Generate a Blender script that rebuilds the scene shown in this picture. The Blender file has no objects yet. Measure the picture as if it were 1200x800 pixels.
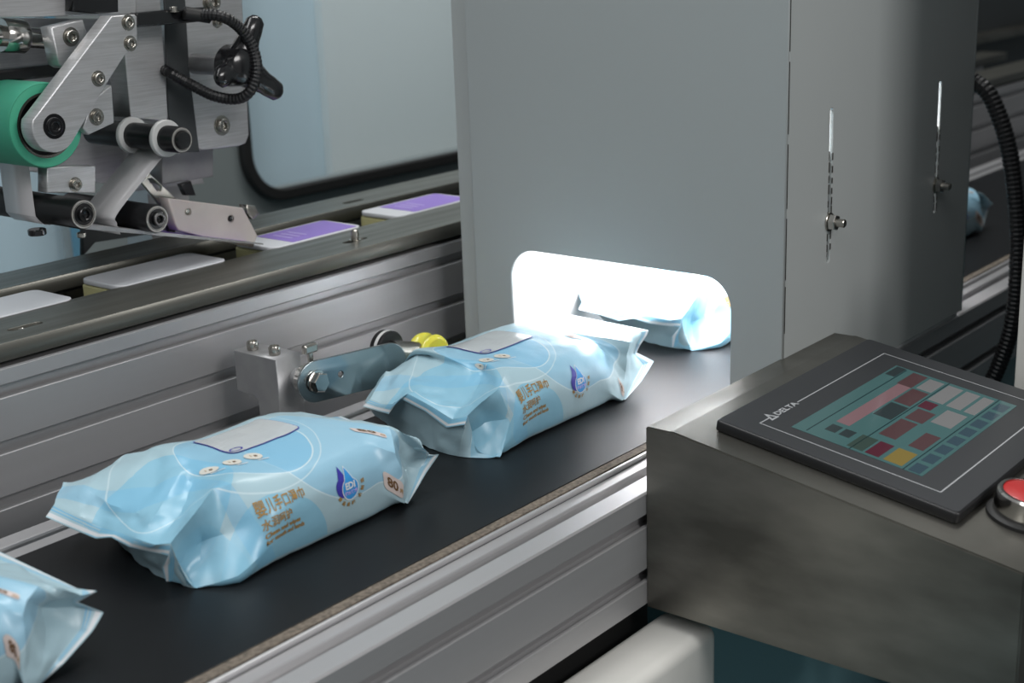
import bpy, bmesh, math, random
import numpy as np
from mathutils import Vector, Matrix, noise

random.seed(4)
SC = bpy.context.scene
COL = SC.collection

# ------------------------------------------------------------------ camera
# world axes: X along the belts (away, to the right), Y across them (away, to the left), Z up, belt top at z = 0
R_ = np.array([[0.62831, -0.7772, -0.03444], [-0.23768, -0.14962, -0.95975], [0.74077, 0.6112, -0.27874]])
U_, _s, V_ = np.linalg.svd(R_)
R_ = U_ @ V_
F_ = 1666.67
CAM = np.array([0.0, 0.0, 0.35])
cd = bpy.data.cameras.new('camera')
cam = bpy.data.objects.new('camera', cd)
COL.objects.link(cam)
cd.sensor_width = 36.0
cd.lens = 50.0
cd.clip_start = 0.02
m = Matrix.Identity(4)
for i in range(3):
    m[i][0], m[i][1], m[i][2], m[i][3] = R_[0][i], -R_[1][i], -R_[2][i], CAM[i]
cam.matrix_world = m
cd.dof.use_dof = True
cd.dof.focus_distance = 0.98
cd.dof.aperture_fstop = 9.0
SC.camera = cam

# ------------------------------------------------------------------ light
SC.view_settings.view_transform = 'Standard'
SC.view_settings.look = 'None'
SC.view_settings.exposure = 0.0
SC.view_settings.gamma = 1.0
SC.view_settings.use_curve_mapping = False
w = bpy.data.worlds.new('world')
SC.world = w
w.use_nodes = True
bg = w.node_tree.nodes['Background']
bg.inputs[0].default_value = (0.95, 0.98, 1.0, 1)
bg.inputs[1].default_value = 0.27


def area(name, loc, aim, sx, sy, power, col=(1, 1, 1)):
    ld = bpy.data.lights.new(name, 'AREA')
    ld.shape = 'RECTANGLE'
    ld.size, ld.size_y = sx, sy
    ld.energy = power
    ld.color = col
    o = bpy.data.objects.new(name, ld)
    COL.objects.link(o)
    o.location = loc
    o.rotation_euler = (Vector(aim) - Vector(loc)).to_track_quat('-Z', 'Y').to_euler()
    return o


area('overhead_light', (0.3, 1.0, 2.1), (0.6, 0.7, 0.0), 1.6, 0.5, 16, (0.96, 0.99, 1.0))
area('overhead_light', (-0.9, 0.1, 1.9), (0.6, 0.7, 0.0), 0.5, 1.4, 14, (0.98, 0.99, 1.0))
area('overhead_light', (1.5, 0.75, 1.7), (1.6, 1.5, 0.1), 1.4, 0.3, 20, (1.0, 1.0, 0.98))  # fill light added to brighten the cabinet window
area('side_lamp_light', (0.66, -1.25, 1.15), (0.75, 0.7, 0.0), 0.9, 0.5, 17, (1.0, 0.98, 0.97))
# the lamp inside the tunnel
area('tunnel_lamp_light', (1.02, 0.635, 0.235), (0.99, 0.635, 0.0), 0.16, 0.22, 4.2, (1.0, 0.95, 0.97))


# ------------------------------------------------------------------ pixel rays -> real planes
def ray(u, v):
    return R_.T @ np.array([(u - 600) / F_, (v - 400) / F_, 1.0])


def PZ(u, v, z):
    d = ray(u, v)
    return Vector(CAM + d * ((z - CAM[2]) / d[2]))


def PY(u, v, y):
    d = ray(u, v)
    return Vector(CAM + d * ((y - CAM[1]) / d[1]))


def PX(u, v, x):
    d = ray(u, v)
    return Vector(CAM + d * ((x - CAM[0]) / d[0]))


def PP(u, v, p0, n):
    d = ray(u, v)
    return Vector(CAM + d * ((np.array(p0) - CAM) @ np.array(n) / (d @ np.array(n))))


# ------------------------------------------------------------------ materials
def mat(name, col, rough=0.5, metal=0.0, noise_=None, bump=None, coat=0.0, spec=0.5, emit=None, alpha=1.0,
        rvar=0.0, trans=0.0, sheen=0.0, sss=0.0):
    """noise_ = (scale xyz, other colour, contrast); bump = (scale xyz, strength)"""
    mt = bpy.data.materials.new(name)
    mt.use_nodes = True
    nt = mt.node_tree
    b = nt.nodes['Principled BSDF']
    b.inputs['Base Color'].default_value = (*col, 1)
    b.inputs['Roughness'].default_value = rough
    b.inputs['Metallic'].default_value = metal
    b.inputs['Coat Weight'].default_value = coat
    b.inputs['Specular IOR Level'].default_value = spec
    b.inputs['Alpha'].default_value = alpha
    b.inputs['Transmission Weight'].default_value = trans
    if sss:
        b.inputs['Subsurface Weight'].default_value = sss
        b.inputs['Subsurface Scale'].default_value = 0.01
    if emit:
        b.inputs['Emission Color'].default_value = (*emit[0], 1)
        b.inputs['Emission Strength'].default_value = emit[1]

    def nz(scale, detail=5):
        tc = nt.nodes.new('ShaderNodeTexCoord')
        mp = nt.nodes.new('ShaderNodeMapping')
        mp.inputs['Scale'].default_value = scale
        n = nt.nodes.new('ShaderNodeTexNoise')
        n.inputs['Scale'].default_value = 1.0
        n.inputs['Detail'].default_value = detail
        nt.links.new(tc.outputs['Object'], mp.inputs[0])
        nt.links.new(mp.outputs[0], n.inputs['Vector'])
        return n
    if noise_:
        n = nz(noise_[0])
        cr = nt.nodes.new('ShaderNodeMapRange')
        c = noise_[2]
        cr.inputs[1].default_value = 0.5 - c
        cr.inputs[2].default_value = 0.5 + c
        mx = nt.nodes.new('ShaderNodeMix')
        mx.data_type = 'RGBA'
        mx.inputs['A'].default_value = (*col, 1)
        mx.inputs['B'].default_value = (*noise_[1], 1)
        nt.links.new(n.outputs['Fac'], cr.inputs[0])
        nt.links.new(cr.outputs[0], mx.inputs['Factor'])
        nt.links.new(mx.outputs['Result'], b.inputs['Base Color'])
        if rvar:
            r2 = nt.nodes.new('ShaderNodeMapRange')
            r2.inputs[1].default_value = 0.3
            r2.inputs[2].default_value = 0.7
            r2.inputs[3].default_value = rough - rvar
            r2.inputs[4].default_value = rough + rvar
            nt.links.new(n.outputs['Fac'], r2.inputs[0])
            nt.links.new(r2.outputs[0], b.inputs['Roughness'])
    if bump:
        n = nz(bump[0], 3)
        bp = nt.nodes.new('ShaderNodeBump')
        bp.inputs['Strength'].default_value = bump[1]
        bp.inputs['Distance'].default_value = 0.0006
        nt.links.new(n.outputs['Fac'], bp.inputs['Height'])
        nt.links.new(bp.outputs[0], b.inputs['Normal'])
    return mt


M = {
    'alu': mat('anodised_aluminium', (0.50, 0.495, 0.505), 0.40, 0.62, ((3, 60, 60), (0.46, 0.455, 0.46), 0.25)),
    'brushed': mat('brushed_aluminium', (0.64, 0.64, 0.65), 0.38, 0.7, ((40, 40, 900), (0.5, 0.5, 0.5), 0.2), ((30, 30, 1500), 0.10)),
    'brushed_x': mat('brushed_aluminium_along', (0.60, 0.60, 0.61), 0.40, 0.7, ((30, 30, 500), (0.48, 0.48, 0.49), 0.2), ((20, 20, 900), 0.10)),
    'block': mat('cast_aluminium', (0.38, 0.38, 0.38), 0.45, 0.6, ((50, 50, 50), (0.31, 0.31, 0.32), 0.2), ((600, 600, 600), 0.12)),
    'rail': mat('ground_steel', (0.175, 0.172, 0.150), 0.36, 0.7, ((6, 90, 90), (0.12, 0.118, 0.104), 0.2), ((30, 900, 900), 0.08), rvar=0.06),
    'console': mat('worn_stainless', (0.255, 0.248, 0.222), 0.38, 0.88, ((6, 7, 18), (0.105, 0.102, 0.090), 0.15), ((30, 12, 700), 0.05), rvar=0.1),
    'paint': mat('grey_hammered_paint', (0.37, 0.40, 0.40), 0.42, 0.0, ((3, 3, 3), (0.355, 0.385, 0.385), 0.2), ((160, 160, 160), 0.16)),
    'paint_s': mat('grey_smooth_paint', (0.40, 0.425, 0.42), 0.42, 0.0, ((4, 4, 4), (0.385, 0.41, 0.405), 0.2), ((300, 300, 300), 0.04)),
    'cab_paint': mat('grey_cabinet_paint', (0.20, 0.225, 0.225), 0.45),
    'white_in': mat('white_lining', (0.86, 0.86, 0.86), 0.6),
    'belt': mat('black_belt', (0.0070, 0.0078, 0.0088), 0.42, 0.0, ((30, 30, 30), (0.0055, 0.006, 0.007), 0.25), ((1500, 1500, 1500), 0.10), spec=0.24),
    'belt_edge': mat('belt_fabric_edge', (0.20, 0.165, 0.13), 0.85, 0.0, ((400, 400, 400), (0.09, 0.075, 0.06), 0.15)),
    'slot': mat('dark_slot', (0.10, 0.10, 0.10), 0.5, 0.6),
    'black': mat('black_anodised', (0.010, 0.010, 0.011), 0.30, 0.0),
    'blackp': mat('black_plastic', (0.008, 0.008, 0.009), 0.20, 0.0, coat=0.3),
    'rubber': mat('black_rubber', (0.010, 0.010, 0.010), 0.55),
    'cable': mat('black_conduit', (0.006, 0.006, 0.007), 0.42),
    'chrome': mat('polished_steel', (0.62, 0.60, 0.57), 0.16, 1.0),
    'nickel': mat('nickel_screw', (0.46, 0.44, 0.40), 0.26, 1.0),
    'ring_metal': mat('satin_ring_metal', (0.42, 0.40, 0.37), 0.42, 0.6),
    'mirror': mat('zinc_plate', (0.36, 0.41, 0.42), 0.16, 0.95, ((10, 10, 10), (0.30, 0.34, 0.36), 0.2)),
    'green': mat('green_silicone', (0.045, 0.30, 0.19), 0.45, 0.0, sss=0.1),
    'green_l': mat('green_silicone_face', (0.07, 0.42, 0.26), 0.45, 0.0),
    'yellow': mat('yellow_polyurethane', (0.66, 0.62, 0.06), 0.25, 0.0, coat=0.3, sss=0.2),
    'nylon': mat('white_nylon', (0.62, 0.61, 0.60), 0.5, 0.0, sss=0.1),
    'nylon_y': mat('aged_nylon', (0.56, 0.52, 0.48), 0.42, 0.0, ((25, 25, 25), (0.46, 0.41, 0.40), 0.2), sss=0.1),
    'web': mat('label_backing_paper', (0.50, 0.49, 0.50), 0.33, 0.0, coat=0.2),
    'glass': mat('tinted_acrylic', (0.50, 0.62, 0.68), 0.12, 0.0, alpha=0.16),
    'pane_in': mat('pale_pane_reflection', (0.80, 0.86, 0.85), 0.6),  # reflected room put into the colour of both pane backings
    'pane_in_b': mat('bluish_pane_reflection', (0.60, 0.76, 0.84), 0.6),
    'blue_edge': mat('blue_edge_strip', (0.10, 0.24, 0.34), 0.4),
    'hmi': mat('charcoal_bezel', (0.030, 0.032, 0.035), 0.38, 0.0, bump=((900, 900, 900), 0.05)),
    'hmi_side': mat('charcoal_bezel_side', (0.012, 0.012, 0.013), 0.4),
    'line': mat('grey_print', (0.35, 0.36, 0.37), 0.5),
    'screen': mat('lit_screen_glass', (0.03, 0.07, 0.07), 0.10, 0.0, emit=((0.12, 0.25, 0.25), 0.22)),
    'red': mat('red_plastic', (0.42, 0.012, 0.012), 0.4, coat=0.1),
    'cream': mat('cream_plastic', (0.68, 0.67, 0.63), 0.35, 0.0, ((60, 60, 60), (0.66, 0.65, 0.61), 0.2), coat=0.1),
    'teal': mat('teal_floor_paint', (0.16, 0.29, 0.32), 0.35, 0.0, ((2, 2, 2), (0.145, 0.27, 0.30), 0.2)),
    'wall': mat('grey_wall_paint', (0.20, 0.215, 0.22), 0.7, 0.0, ((2, 2, 2), (0.185, 0.2, 0.205), 0.2)),
    'dark': mat('dark_machine_paint', (0.035, 0.04, 0.042), 0.6),
    'boxw': mat('white_card', (0.62, 0.63, 0.66), 0.45),
    'boxy': mat('cream_card_side', (0.60, 0.57, 0.30), 0.55),
    'purple': mat('purple_print', (0.27, 0.16, 0.58), 0.35),
    'purple_l': mat('pale_purple_print', (0.48, 0.38, 0.75), 0.35),
    'brown': mat('brown_print', (0.13, 0.065, 0.02), 0.45),
    'gold': mat('gold_print', (0.34, 0.20, 0.055), 0.45),
    'pwhite': mat('white_print', (0.70, 0.72, 0.72), 0.45),
    'cardw': mat('pale_badge_print', (0.62, 0.60, 0.54), 0.45),
    'badge': mat('pale_pink_print', (0.58, 0.50, 0.47), 0.45),
    'navy': mat('navy_print', (0.045, 0.04, 0.33), 0.35),
    'dblue': mat('drop_blue_print', (0.045, 0.30, 0.68), 0.3),
    'flap': mat('grey_resealable_film', (0.50, 0.535, 0.55), 0.22, 0.0, coat=0.3),
    'lamp': mat('lit_lamp_diffuser', (0.9, 0.9, 0.9), 0.5, emit=((1.0, 0.98, 0.98), 9.0)),
    'ring_white': mat('white_ring', (0.62, 0.62, 0.61), 0.4),
    'stain': mat('dirty_edge', (0.03, 0.028, 0.022), 0.7),
}
for nm, c, e in (('t_dark', (0.05, 0.075, 0.08), 0.5), ('t_brown', (0.15, 0.075, 0.08), 0.55), ('t_maroon', (0.16, 0.03, 0.055), 0.5),
                 ('t_pink', (0.36, 0.20, 0.22), 0.6), ('t_yellow', (0.36, 0.26, 0.05), 0.6), ('t_grey', (0.33, 0.33, 0.33), 0.55),  # the grey one paints pale reflections on the screen as tiles
                 ('t_blue', (0.06, 0.12, 0.16), 0.55), ('t_line', (0.02, 0.07, 0.08), 0.4), ('t_green', (0.07, 0.12, 0.10), 0.5)):
    M[nm] = mat('screen_' + nm[2:], tuple(x * 0.3 for x in c), 0.1, emit=(tuple(0.8 * q + 0.2 * sum(c) / 3 for q in c), e * 0.45))


def film_material():
    """light blue printed film; UV = metres on the wrapper (u along the pack, v up and over from the near side)"""
    mt = bpy.data.materials.new('printed_blue_film')
    mt.use_nodes = True
    nt = mt.node_tree
    L = nt.links
    b = nt.nodes['Principled BSDF']
    b.inputs['Roughness'].default_value = 0.34
    b.inputs['Specular IOR Level'].default_value = 0.5
    b.inputs['Coat Weight'].default_value = 0.15
    b.inputs['Coat Roughness'].default_value = 0.25
    uv = nt.nodes.new('ShaderNodeUVMap')
    sep = nt.nodes.new('ShaderNodeSeparateXYZ')
    L.new(uv.outputs[0], sep.inputs[0])

    def mth(op, a, b_=None, c_=None):
        n = nt.nodes.new('ShaderNodeMath')
        n.operation = op
        for i, x in enumerate((a, b_, c_)):
            if x is None:
                continue
            if isinstance(x, (int, float)):
                n.inputs[i].default_value = x
            else:
                L.new(x, n.inputs[i])
        return n.outputs[0]
    X, Y = sep.outputs[0], sep.outputs[1]

    def dist(cx, cy, sx=1.0, sy=1.0):
        a = mth('MULTIPLY', mth('SUBTRACT', X, cx), sx)
        c = mth('MULTIPLY', mth('SUBTRACT', Y, cy), sy)
        return mth('SQRT', mth('ADD', mth('MULTIPLY', a, a), mth('MULTIPLY', c, c)))

    def inside(d, r):
        return mth('LESS_THAN', d, r)

    def ring(d, r, wd):
        return mth('LESS_THAN', mth('ABSOLUTE', mth('SUBTRACT', d, r)), wd)
    col = None

    def lay(fac, c, k=1.0):
        nonlocal col
        mx = nt.nodes.new('ShaderNodeMix')
        mx.data_type = 'RGBA'
        if col is None:
            mx.inputs['A'].default_value = (*BASE, 1)
        else:
            L.new(col, mx.inputs['A'])
        mx.inputs['B'].default_value = (*c, 1)
        f = mth('MULTIPLY', fac, k)
        L.new(f, mx.inputs['Factor'])
        col = mx.outputs['Result']
    BASE = (0.375, 0.530, 0.590)
    BLUE = (0.225, 0.475, 0.62)
    DEEP = (0.165, 0.445, 0.66)
    WHT = (0.56, 0.68, 0.72)
    d0 = dist(-0.105, 0.085)
    lay(inside(d0, 0.066), BLUE, 0.85)
    d5 = dist(-0.085, 0.01)
    lay(inside(d5, 0.030), BLUE, 0.8)
    d2 = dist(0.030, 0.068)
    lay(inside(d2, 0.050), (0.275, 0.50, 0.645), 0.9)
    lay(ring(d2, 0.050, 0.0004), WHT, 0.8)
    d3 = dist(-0.036, -0.006, 1.0, 0.85)
    lay(inside(d3, 0.038), BLUE, 0.9)
    # narrow band crossing the near side
    bx = mth('ADD', X, mth('MULTIPLY', mth('SUBTRACT', Y, 0.03), 0.25))
    band = mth('LESS_THAN', mth('ABSOLUTE', mth('ADD', bx, 0.052)), 0.005)
    lay(band, DEEP, 0.45)
    d1 = dist(-0.016, 0.090)
    lay(inside(d1, 0.042), DEEP, 0.55)
    lay(ring(d1, 0.042, 0.0005), WHT, 0.9)
    d4 = dist(-0.028, 0.105)
    lay(ring(d4, 0.066, 0.0004), WHT, 0.7)
    # seal print stripes at both ends
    ax = mth('ABSOLUTE', X)
    for c, wd, cc, k in ((0.1045, 0.0012, (0.66, 0.68, 0.70), 1.0), (0.1015, 0.0004, DEEP, 0.9), (0.0998, 0.0004, DEEP, 0.9)):
        lay(ring(ax, c, wd), cc, k)
    L.new(col, b.inputs['Base Color'])
    # fine crumple relief of the film
    tc = nt.nodes.new('ShaderNodeTexCoord')
    n = nt.nodes.new('ShaderNodeTexNoise')
    n.inputs['Scale'].default_value = 45
    n.inputs['Detail'].default_value = 3
    L.new(tc.outputs['Object'], n.inputs['Vector'])
    v = nt.nodes.new('ShaderNodeTexVoronoi')
    v.inputs['Scale'].default_value = 26
    L.new(tc.outputs['Object'], v.inputs['Vector'])
    s = mth('ADD', n.outputs['Fac'], mth('MULTIPLY', v.outputs['Distance'], 0.8))
    bp = nt.nodes.new('ShaderNodeBump')
    bp.inputs['Strength'].default_value = 0.32
    bp.inputs['Distance'].default_value = 0.0018
    L.new(s, bp.inputs['Height'])
    L.new(bp.outputs[0], b.inputs['Normal'])
    return mt


M['film'] = film_material()


# ------------------------------------------------------------------ helpers
def thing(name, label, cat, loc=(0, 0, 0), group=None):
    o = bpy.data.objects.new(name, None)
    COL.objects.link(o)
    o.empty_display_size = 0.02
    o.location = loc
    o['label'] = label
    o['category'] = cat
    if group:
        o['group'] = group
    return o


def obj(name, me, mt, parent=None, local=False, label=None, smooth=None):
    """me in world coordinates; under an Empty the parent's place is taken off (unless local)"""
    o = bpy.data.objects.new(name, me)
    COL.objects.link(o)
    if mt:
        me.materials.append(M[mt])
    if parent:
        o.parent = parent
        if not local and parent.type == 'EMPTY':
            o.matrix_parent_inverse = Matrix.Translation(-Vector(parent.location))
    if label:
        o['label'] = label
    if smooth is not None:
        for p in me.polygons:
            p.use_smooth = smooth
        if smooth:
            me.set_sharp_from_angle(angle=math.radians(35))
    return o


def tag(o, label=None, cat=None, group=None, kind=None):
    for k, v in (('label', label), ('category', cat), ('group', group), ('kind', kind)):
        if v:
            o[k] = v
    return o


def tomesh(bm, name='m'):
    bmesh.ops.recalc_face_normals(bm, faces=bm.faces)
    me = bpy.data.meshes.new(name)
    bm.to_mesh(me)
    bm.free()
    return me


def box(lo, hi, bev=0.0, seg=2, bm=None):
    own = bm is None
    b = bmesh.new()
    r = bmesh.ops.create_cube(b, size=1)
    for v in b.verts:
        v.co = Vector([(lo[i] + hi[i]) / 2 + v.co[i] * (hi[i] - lo[i]) for i in range(3)])
    if bev:
        bmesh.ops.bevel(b, geom=list(b.edges), offset=bev, segments=seg, affect='EDGES', profile=0.5)
    if own:
        return tomesh(b)
    t = bpy.data.meshes.new('t')
    b.to_mesh(t)
    b.free()
    bm.from_mesh(t)


def axis_frame(axis):
    a = Vector(axis).normalized()
    u = a.orthogonal().normalized()
    return a, u, a.cross(u)


def lathe(profile, origin, axis, segs=32, bm=None):
    """profile = [(radius, height along axis)]"""
    own = bm is None
    if own:
        bm = bmesh.new()
    a, u, v = axis_frame(axis)
    o = Vector(origin)
    rings = []
    for r, h in profile:
        if r < 1e-7:
            rings.append([bm.verts.new(o + a * h)])
        else:
            rings.append([bm.verts.new(o + a * h + (u * math.cos(t) + v * math.sin(t)) * r)
                          for t in [2 * math.pi * k / segs for k in range(segs)]])
    for A, B in zip(rings, rings[1:]):
        for k in range(segs):
            k2 = (k + 1) % segs
            if len(A) == 1 and len(B) > 1:
                bm.faces.new((A[0], B[k], B[k2]))
            elif len(B) == 1 and len(A) > 1:
                bm.faces.new((A[k], B[0], A[k2]))
            elif len(A) > 1:
                bm.faces.new((A[k], B[k], B[k2], A[k2]))
    if own:
        return tomesh(bm)


def cyl(r, h0, h1, origin, axis, segs=32, bev=0.0006, bm=None):
    return lathe([(0, h0), (r - bev, h0), (r, h0 + bev), (r, h1 - bev), (r - bev, h1), (0, h1)], origin, axis, segs, bm)


def prism(p, axis, r, h, segs=6, bm=None):
    return lathe([(0, 0), (r * .93, 0), (r, h * .12), (r, h * .88), (r * .9, h), (0, h)], p, axis, segs, bm)


def screw(p, axis, r=0.0035, h=0.003, washer=True):
    """socket-head cap screw, head standing proud along axis"""
    bm = bmesh.new()
    if washer:
        lathe([(r * 1.05, 0.0004), (r * 1.45, 0.0004), (r * 1.45, 0)], p, axis, 24, bm)
    lathe([(r, 0), (r, h * .85), (r * .92, h), (r * .62, h), (r * .52, h * .85)], p, axis, 24, bm)
    lathe([(r * .52, h * .85), (r * .48, h * .3), (0, h * .2)], p, axis, 6, bm)
    return tomesh(bm)


def rawmesh(co, faces, uv=None):
    me = bpy.data.meshes.new('m')
    me.from_pydata(co, [], faces)
    return me


FR = {'Y': lambda d: Matrix(((1, 0, 0, 0), (0, 0, -1, d), (0, 1, 0, 0), (0, 0, 0, 1))),
      'X': lambda d: Matrix(((0, 0, -1, d), (-1, 0, 0, 0), (0, 1, 0, 0), (0, 0, 0, 1))),
      'Z': lambda d: Matrix(((1, 0, 0, 0), (0, 1, 0, 0), (0, 0, 1, d), (0, 0, 0, 1)))}


def curve_mesh(splines, thick, bev, frame, res=2, cyclic=True):
    cu = bpy.data.curves.new('c', 'CURVE')
    cu.dimensions = '2D'
    cu.fill_mode = 'BOTH'
    for pts in splines:
        s = cu.splines.new('POLY')
        s.points.add(len(pts) - 1)
        for q, (x, y) in zip(s.points, pts):
            q.co = (x, y, 0, 1)
        s.use_cyclic_u = True
    cu.extrude = max(thick / 2 - bev, 0)
    cu.bevel_depth = bev
    cu.bevel_resolution = 1
    cu.offset = -bev
    o = bpy.data.objects.new('c', cu)
    COL.objects.link(o)
    dg = bpy.context.evaluated_depsgraph_get()
    me = bpy.data.meshes.new_from_object(o.evaluated_get(dg))
    bpy.data.objects.remove(o)
    bm = bmesh.new()
    bm.from_mesh(me)
    bmesh.ops.remove_doubles(bm, verts=bm.verts, dist=1e-6)
    bm.transform(frame)
    bmesh.ops.recalc_face_normals(bm, faces=bm.faces)
    me = bpy.data.meshes.new('plate')
    bm.to_mesh(me)
    bm.free()
    return me


def plateY(pts, y, t, bev=0.0006, holes=()):
    """pts (x, z); front face at y, body going away to y + t"""
    return curve_mesh([pts] + list(holes), t, bev, FR['Y'](y + t / 2))


def plateX(pts, x, t, bev=0.0006, holes=()):
    """pts (Y, z)"""
    f = lambda q: [(-a, b) for a, b in q]
    return curve_mesh([f(pts)] + [f(h) for h in holes], t, bev, FR['X'](x + t / 2))


def pixY(px, y):
    return [(PY(u, v, y).x, PY(u, v, y).z) for u, v in px]


def rrect(x0, y0, x1, y1, r, n=8, corners=(1, 1, 1, 1)):
    """corners: bl, br, tr, tl"""
    out = []
    for k, (cx, cy, a0, px, py) in enumerate(((x0 + r, y0 + r, 180, x0, y0), (x1 - r, y0 + r, 270, x1, y0),
                                              (x1 - r, y1 - r, 0, x1, y1), (x0 + r, y1 - r, 90, x0, y1))):
        if corners[k]:
            for i in range(n + 1):
                a = math.radians(a0 + 90 * i / n)
                out.append((cx + r * math.cos(a), cy + r * math.sin(a)))
        else:
            out.append((px, py))
    return out


def hull_round(c0, r0, c1, r1, n=20):
    """outline of a link with two round ends"""
    d = Vector(c1) - Vector(c0)
    th = math.atan2(d.y, d.x)
    al = math.acos(max(-1, min(1, (r0 - r1) / d.length)))
    out = []
    for i in range(n + 1):
        a = th + al + (2 * math.pi - 2 * al) * i / n
        out.append((c0[0] + r0 * math.cos(a), c0[1] + r0 * math.sin(a)))
    for i in range(n + 1):
        a = th - al + 2 * al * i / n
        out.append((c1[0] + r1 * math.cos(a), c1[1] + r1 * math.sin(a)))
    return out


def extrude_x(poly, x0, x1, caps=True):
    """poly (y, z) closed outline"""
    bm = bmesh.new()
    A = [bm.verts.new((x0, y, z)) for y, z in poly]
    B = [bm.verts.new((x1, y, z)) for y, z in poly]
    n = len(poly)
    for i in range(n):
        j = (i + 1) % n
        bm.faces.new((A[i], A[j], B[j], B[i]))
    if caps:
        for S in (A, B):
            f = bm.faces.new(S)
            bmesh.ops.triangulate(bm, faces=[f])
    return tomesh(bm)


def catmull(pts, n=8):
    pts = [Vector(p) for p in pts]
    P = [2 * pts[0] - pts[1]] + pts + [2 * pts[-1] - pts[-2]]
    out = []
    for i in range(1, len(P) - 2):
        a, b, c, d = P[i - 1:i + 3]
        for k in range(n):
            t = k / n
            out.append(0.5 * ((2 * b) + (c - a) * t + (2 * a - 5 * b + 4 * c - d) * t * t + (3 * b - a - 3 * c + d) * t ** 3))
    out.append(pts[-1])
    return out


def tube(pts, r, segs=12, corr=0.0, pitch=0.004, n=10, smooth_path=True):
    P = catmull(pts, n) if smooth_path else [Vector(p) for p in pts]
    if corr:
        # resample by arc length, ridge every pitch
        L = [0]
        for a, b in zip(P, P[1:]):
            L.append(L[-1] + (b - a).length)
        q, m = [], int(L[-1] / pitch * 4)
        j = 0
        for k in range(m + 1):
            s = L[-1] * k / m
            while j < len(L) - 2 and L[j + 1] < s:
                j += 1
            t = (s - L[j]) / max(L[j + 1] - L[j], 1e-9)
            q.append(P[j].lerp(P[j + 1], t))
        P = q
    bm = bmesh.new()
    up = Vector((0.3, 0.1, 1)).normalized()
    prev = None
    rings = []
    for k, p in enumerate(P):
        t = (P[min(k + 1, len(P) - 1)] - P[max(k - 1, 0)]).normalized()
        if prev is None:
            u = t.cross(up).normalized()
        else:
            u = (prev - t * prev.dot(t)).normalized()
        prev = u
        v = t.cross(u)
        rr = r * (1 - (corr if k % 4 in (2, 3) else 0))
        rings.append([bm.verts.new(p + (u * math.cos(a) + v * math.sin(a)) * rr) for a in [2 * math.pi * i / segs for i in range(segs)]])
    for A, B in zip(rings, rings[1:]):
        for k in range(segs):
            bm.faces.new((A[k], A[(k + 1) % segs], B[(k + 1) % segs], B[k]))
    bm.faces.new(rings[0])
    bm.faces.new(rings[-1])
    return tomesh(bm)


def text_mesh(body, size, frame=None, depth=0.0, bold=0.0, align='CENTER', tri=False, sx=1.0):
    cu = bpy.data.curves.new('t', 'FONT')
    cu.body = body
    cu.size = size
    cu.align_x = align
    cu.align_y = 'CENTER'
    cu.offset = bold
    cu.extrude = depth
    cu.resolution_u = 2
    o = bpy.data.objects.new('t', cu)
    COL.objects.link(o)
    dg = bpy.context.evaluated_depsgraph_get()
    me = bpy.data.meshes.new_from_object(o.evaluated_get(dg))
    bpy.data.objects.remove(o)
    if sx != 1.0:
        me.transform(Matrix.Diagonal((sx, 1, 1, 1)))
    if frame is not None:
        me.transform(frame)
    return me


# ------------------------------------------------------------------ the setting
def struct(name, me, mt, label=None):
    o = obj(name, me, mt)
    o['kind'] = 'structure'
    if label:
        o['label'] = label
    return o


struct('floor', box((-2.5, -2.0, -0.95), (4.2, 3.4, -0.9)), 'teal')
struct('wall_back', box((-2.5, 3.2, -0.9), (4.2, 3.3, 1.9)), 'wall')
struct('wall_right', box((4.0, -2.0, -0.9), (4.1, 3.2, 1.9)), 'wall')
# ledge and darker dado on the end wall, seen to the right of the tunnel
struct('trim_1', box((3.90, 0.4, 0.36), (4.0, 2.4, 0.44), 0.005), 'paint')

# ------------------------------------------------------------------ main conveyor
X0, X1 = -0.35, 2.6


def slot_profile(y0, y1, zt, zb, top_slots, face_slots, face_side, lip=0.0042, dp=0.007, wide=0.0075):
    """outline of a slotted aluminium extrusion; face_side = -1: slotted face at y0 (towards the camera)"""
    c = 0.0006
    pts = []
    # start at bottom of the slotted face, go up
    ys = y0 if face_side < 0 else y1
    yo = y1 if face_side < 0 else y0
    s = 1 if face_side < 0 else -1      # inward direction
    pts.append((ys + s * c, zb))
    pts.append((ys, zb + c))
    for z in sorted(face_slots):
        pts += [(ys, z - lip - c), (ys + s * c, z - lip), (ys + s * 0.002, z - lip + 0.0006), (ys + s * 0.002, z - wide), (ys + s * dp, z - wide + 0.003),
                (ys + s * dp, z + wide - 0.003), (ys + s * 0.002, z + wide), (ys + s * 0.002, z + lip - 0.0006), (ys + s * c, z + lip), (ys, z + lip + c)]
    pts.append((ys, zt - c * 2))
    pts.append((ys + s * c * 2, zt))
    for y in sorted(top_slots, reverse=(face_side > 0)):
        pts += [(y - s * (lip + c), zt), (y - s * lip, zt - c), (y - s * (lip - .0006), zt - 0.002), (y - s * wide, zt - 0.002), (y - s * (wide - .003), zt - dp),
                (y + s * (wide - .003), zt - dp), (y + s * wide, zt - 0.002), (y + s * (lip - .0006), zt - 0.002), (y + s * lip, zt - c), (y + s * (lip + c), zt)]
    pts.append((yo - s * c * 3, zt))
    pts.append((yo, zt - c * 3))
    pts.append((yo, zb))
    return pts


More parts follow.
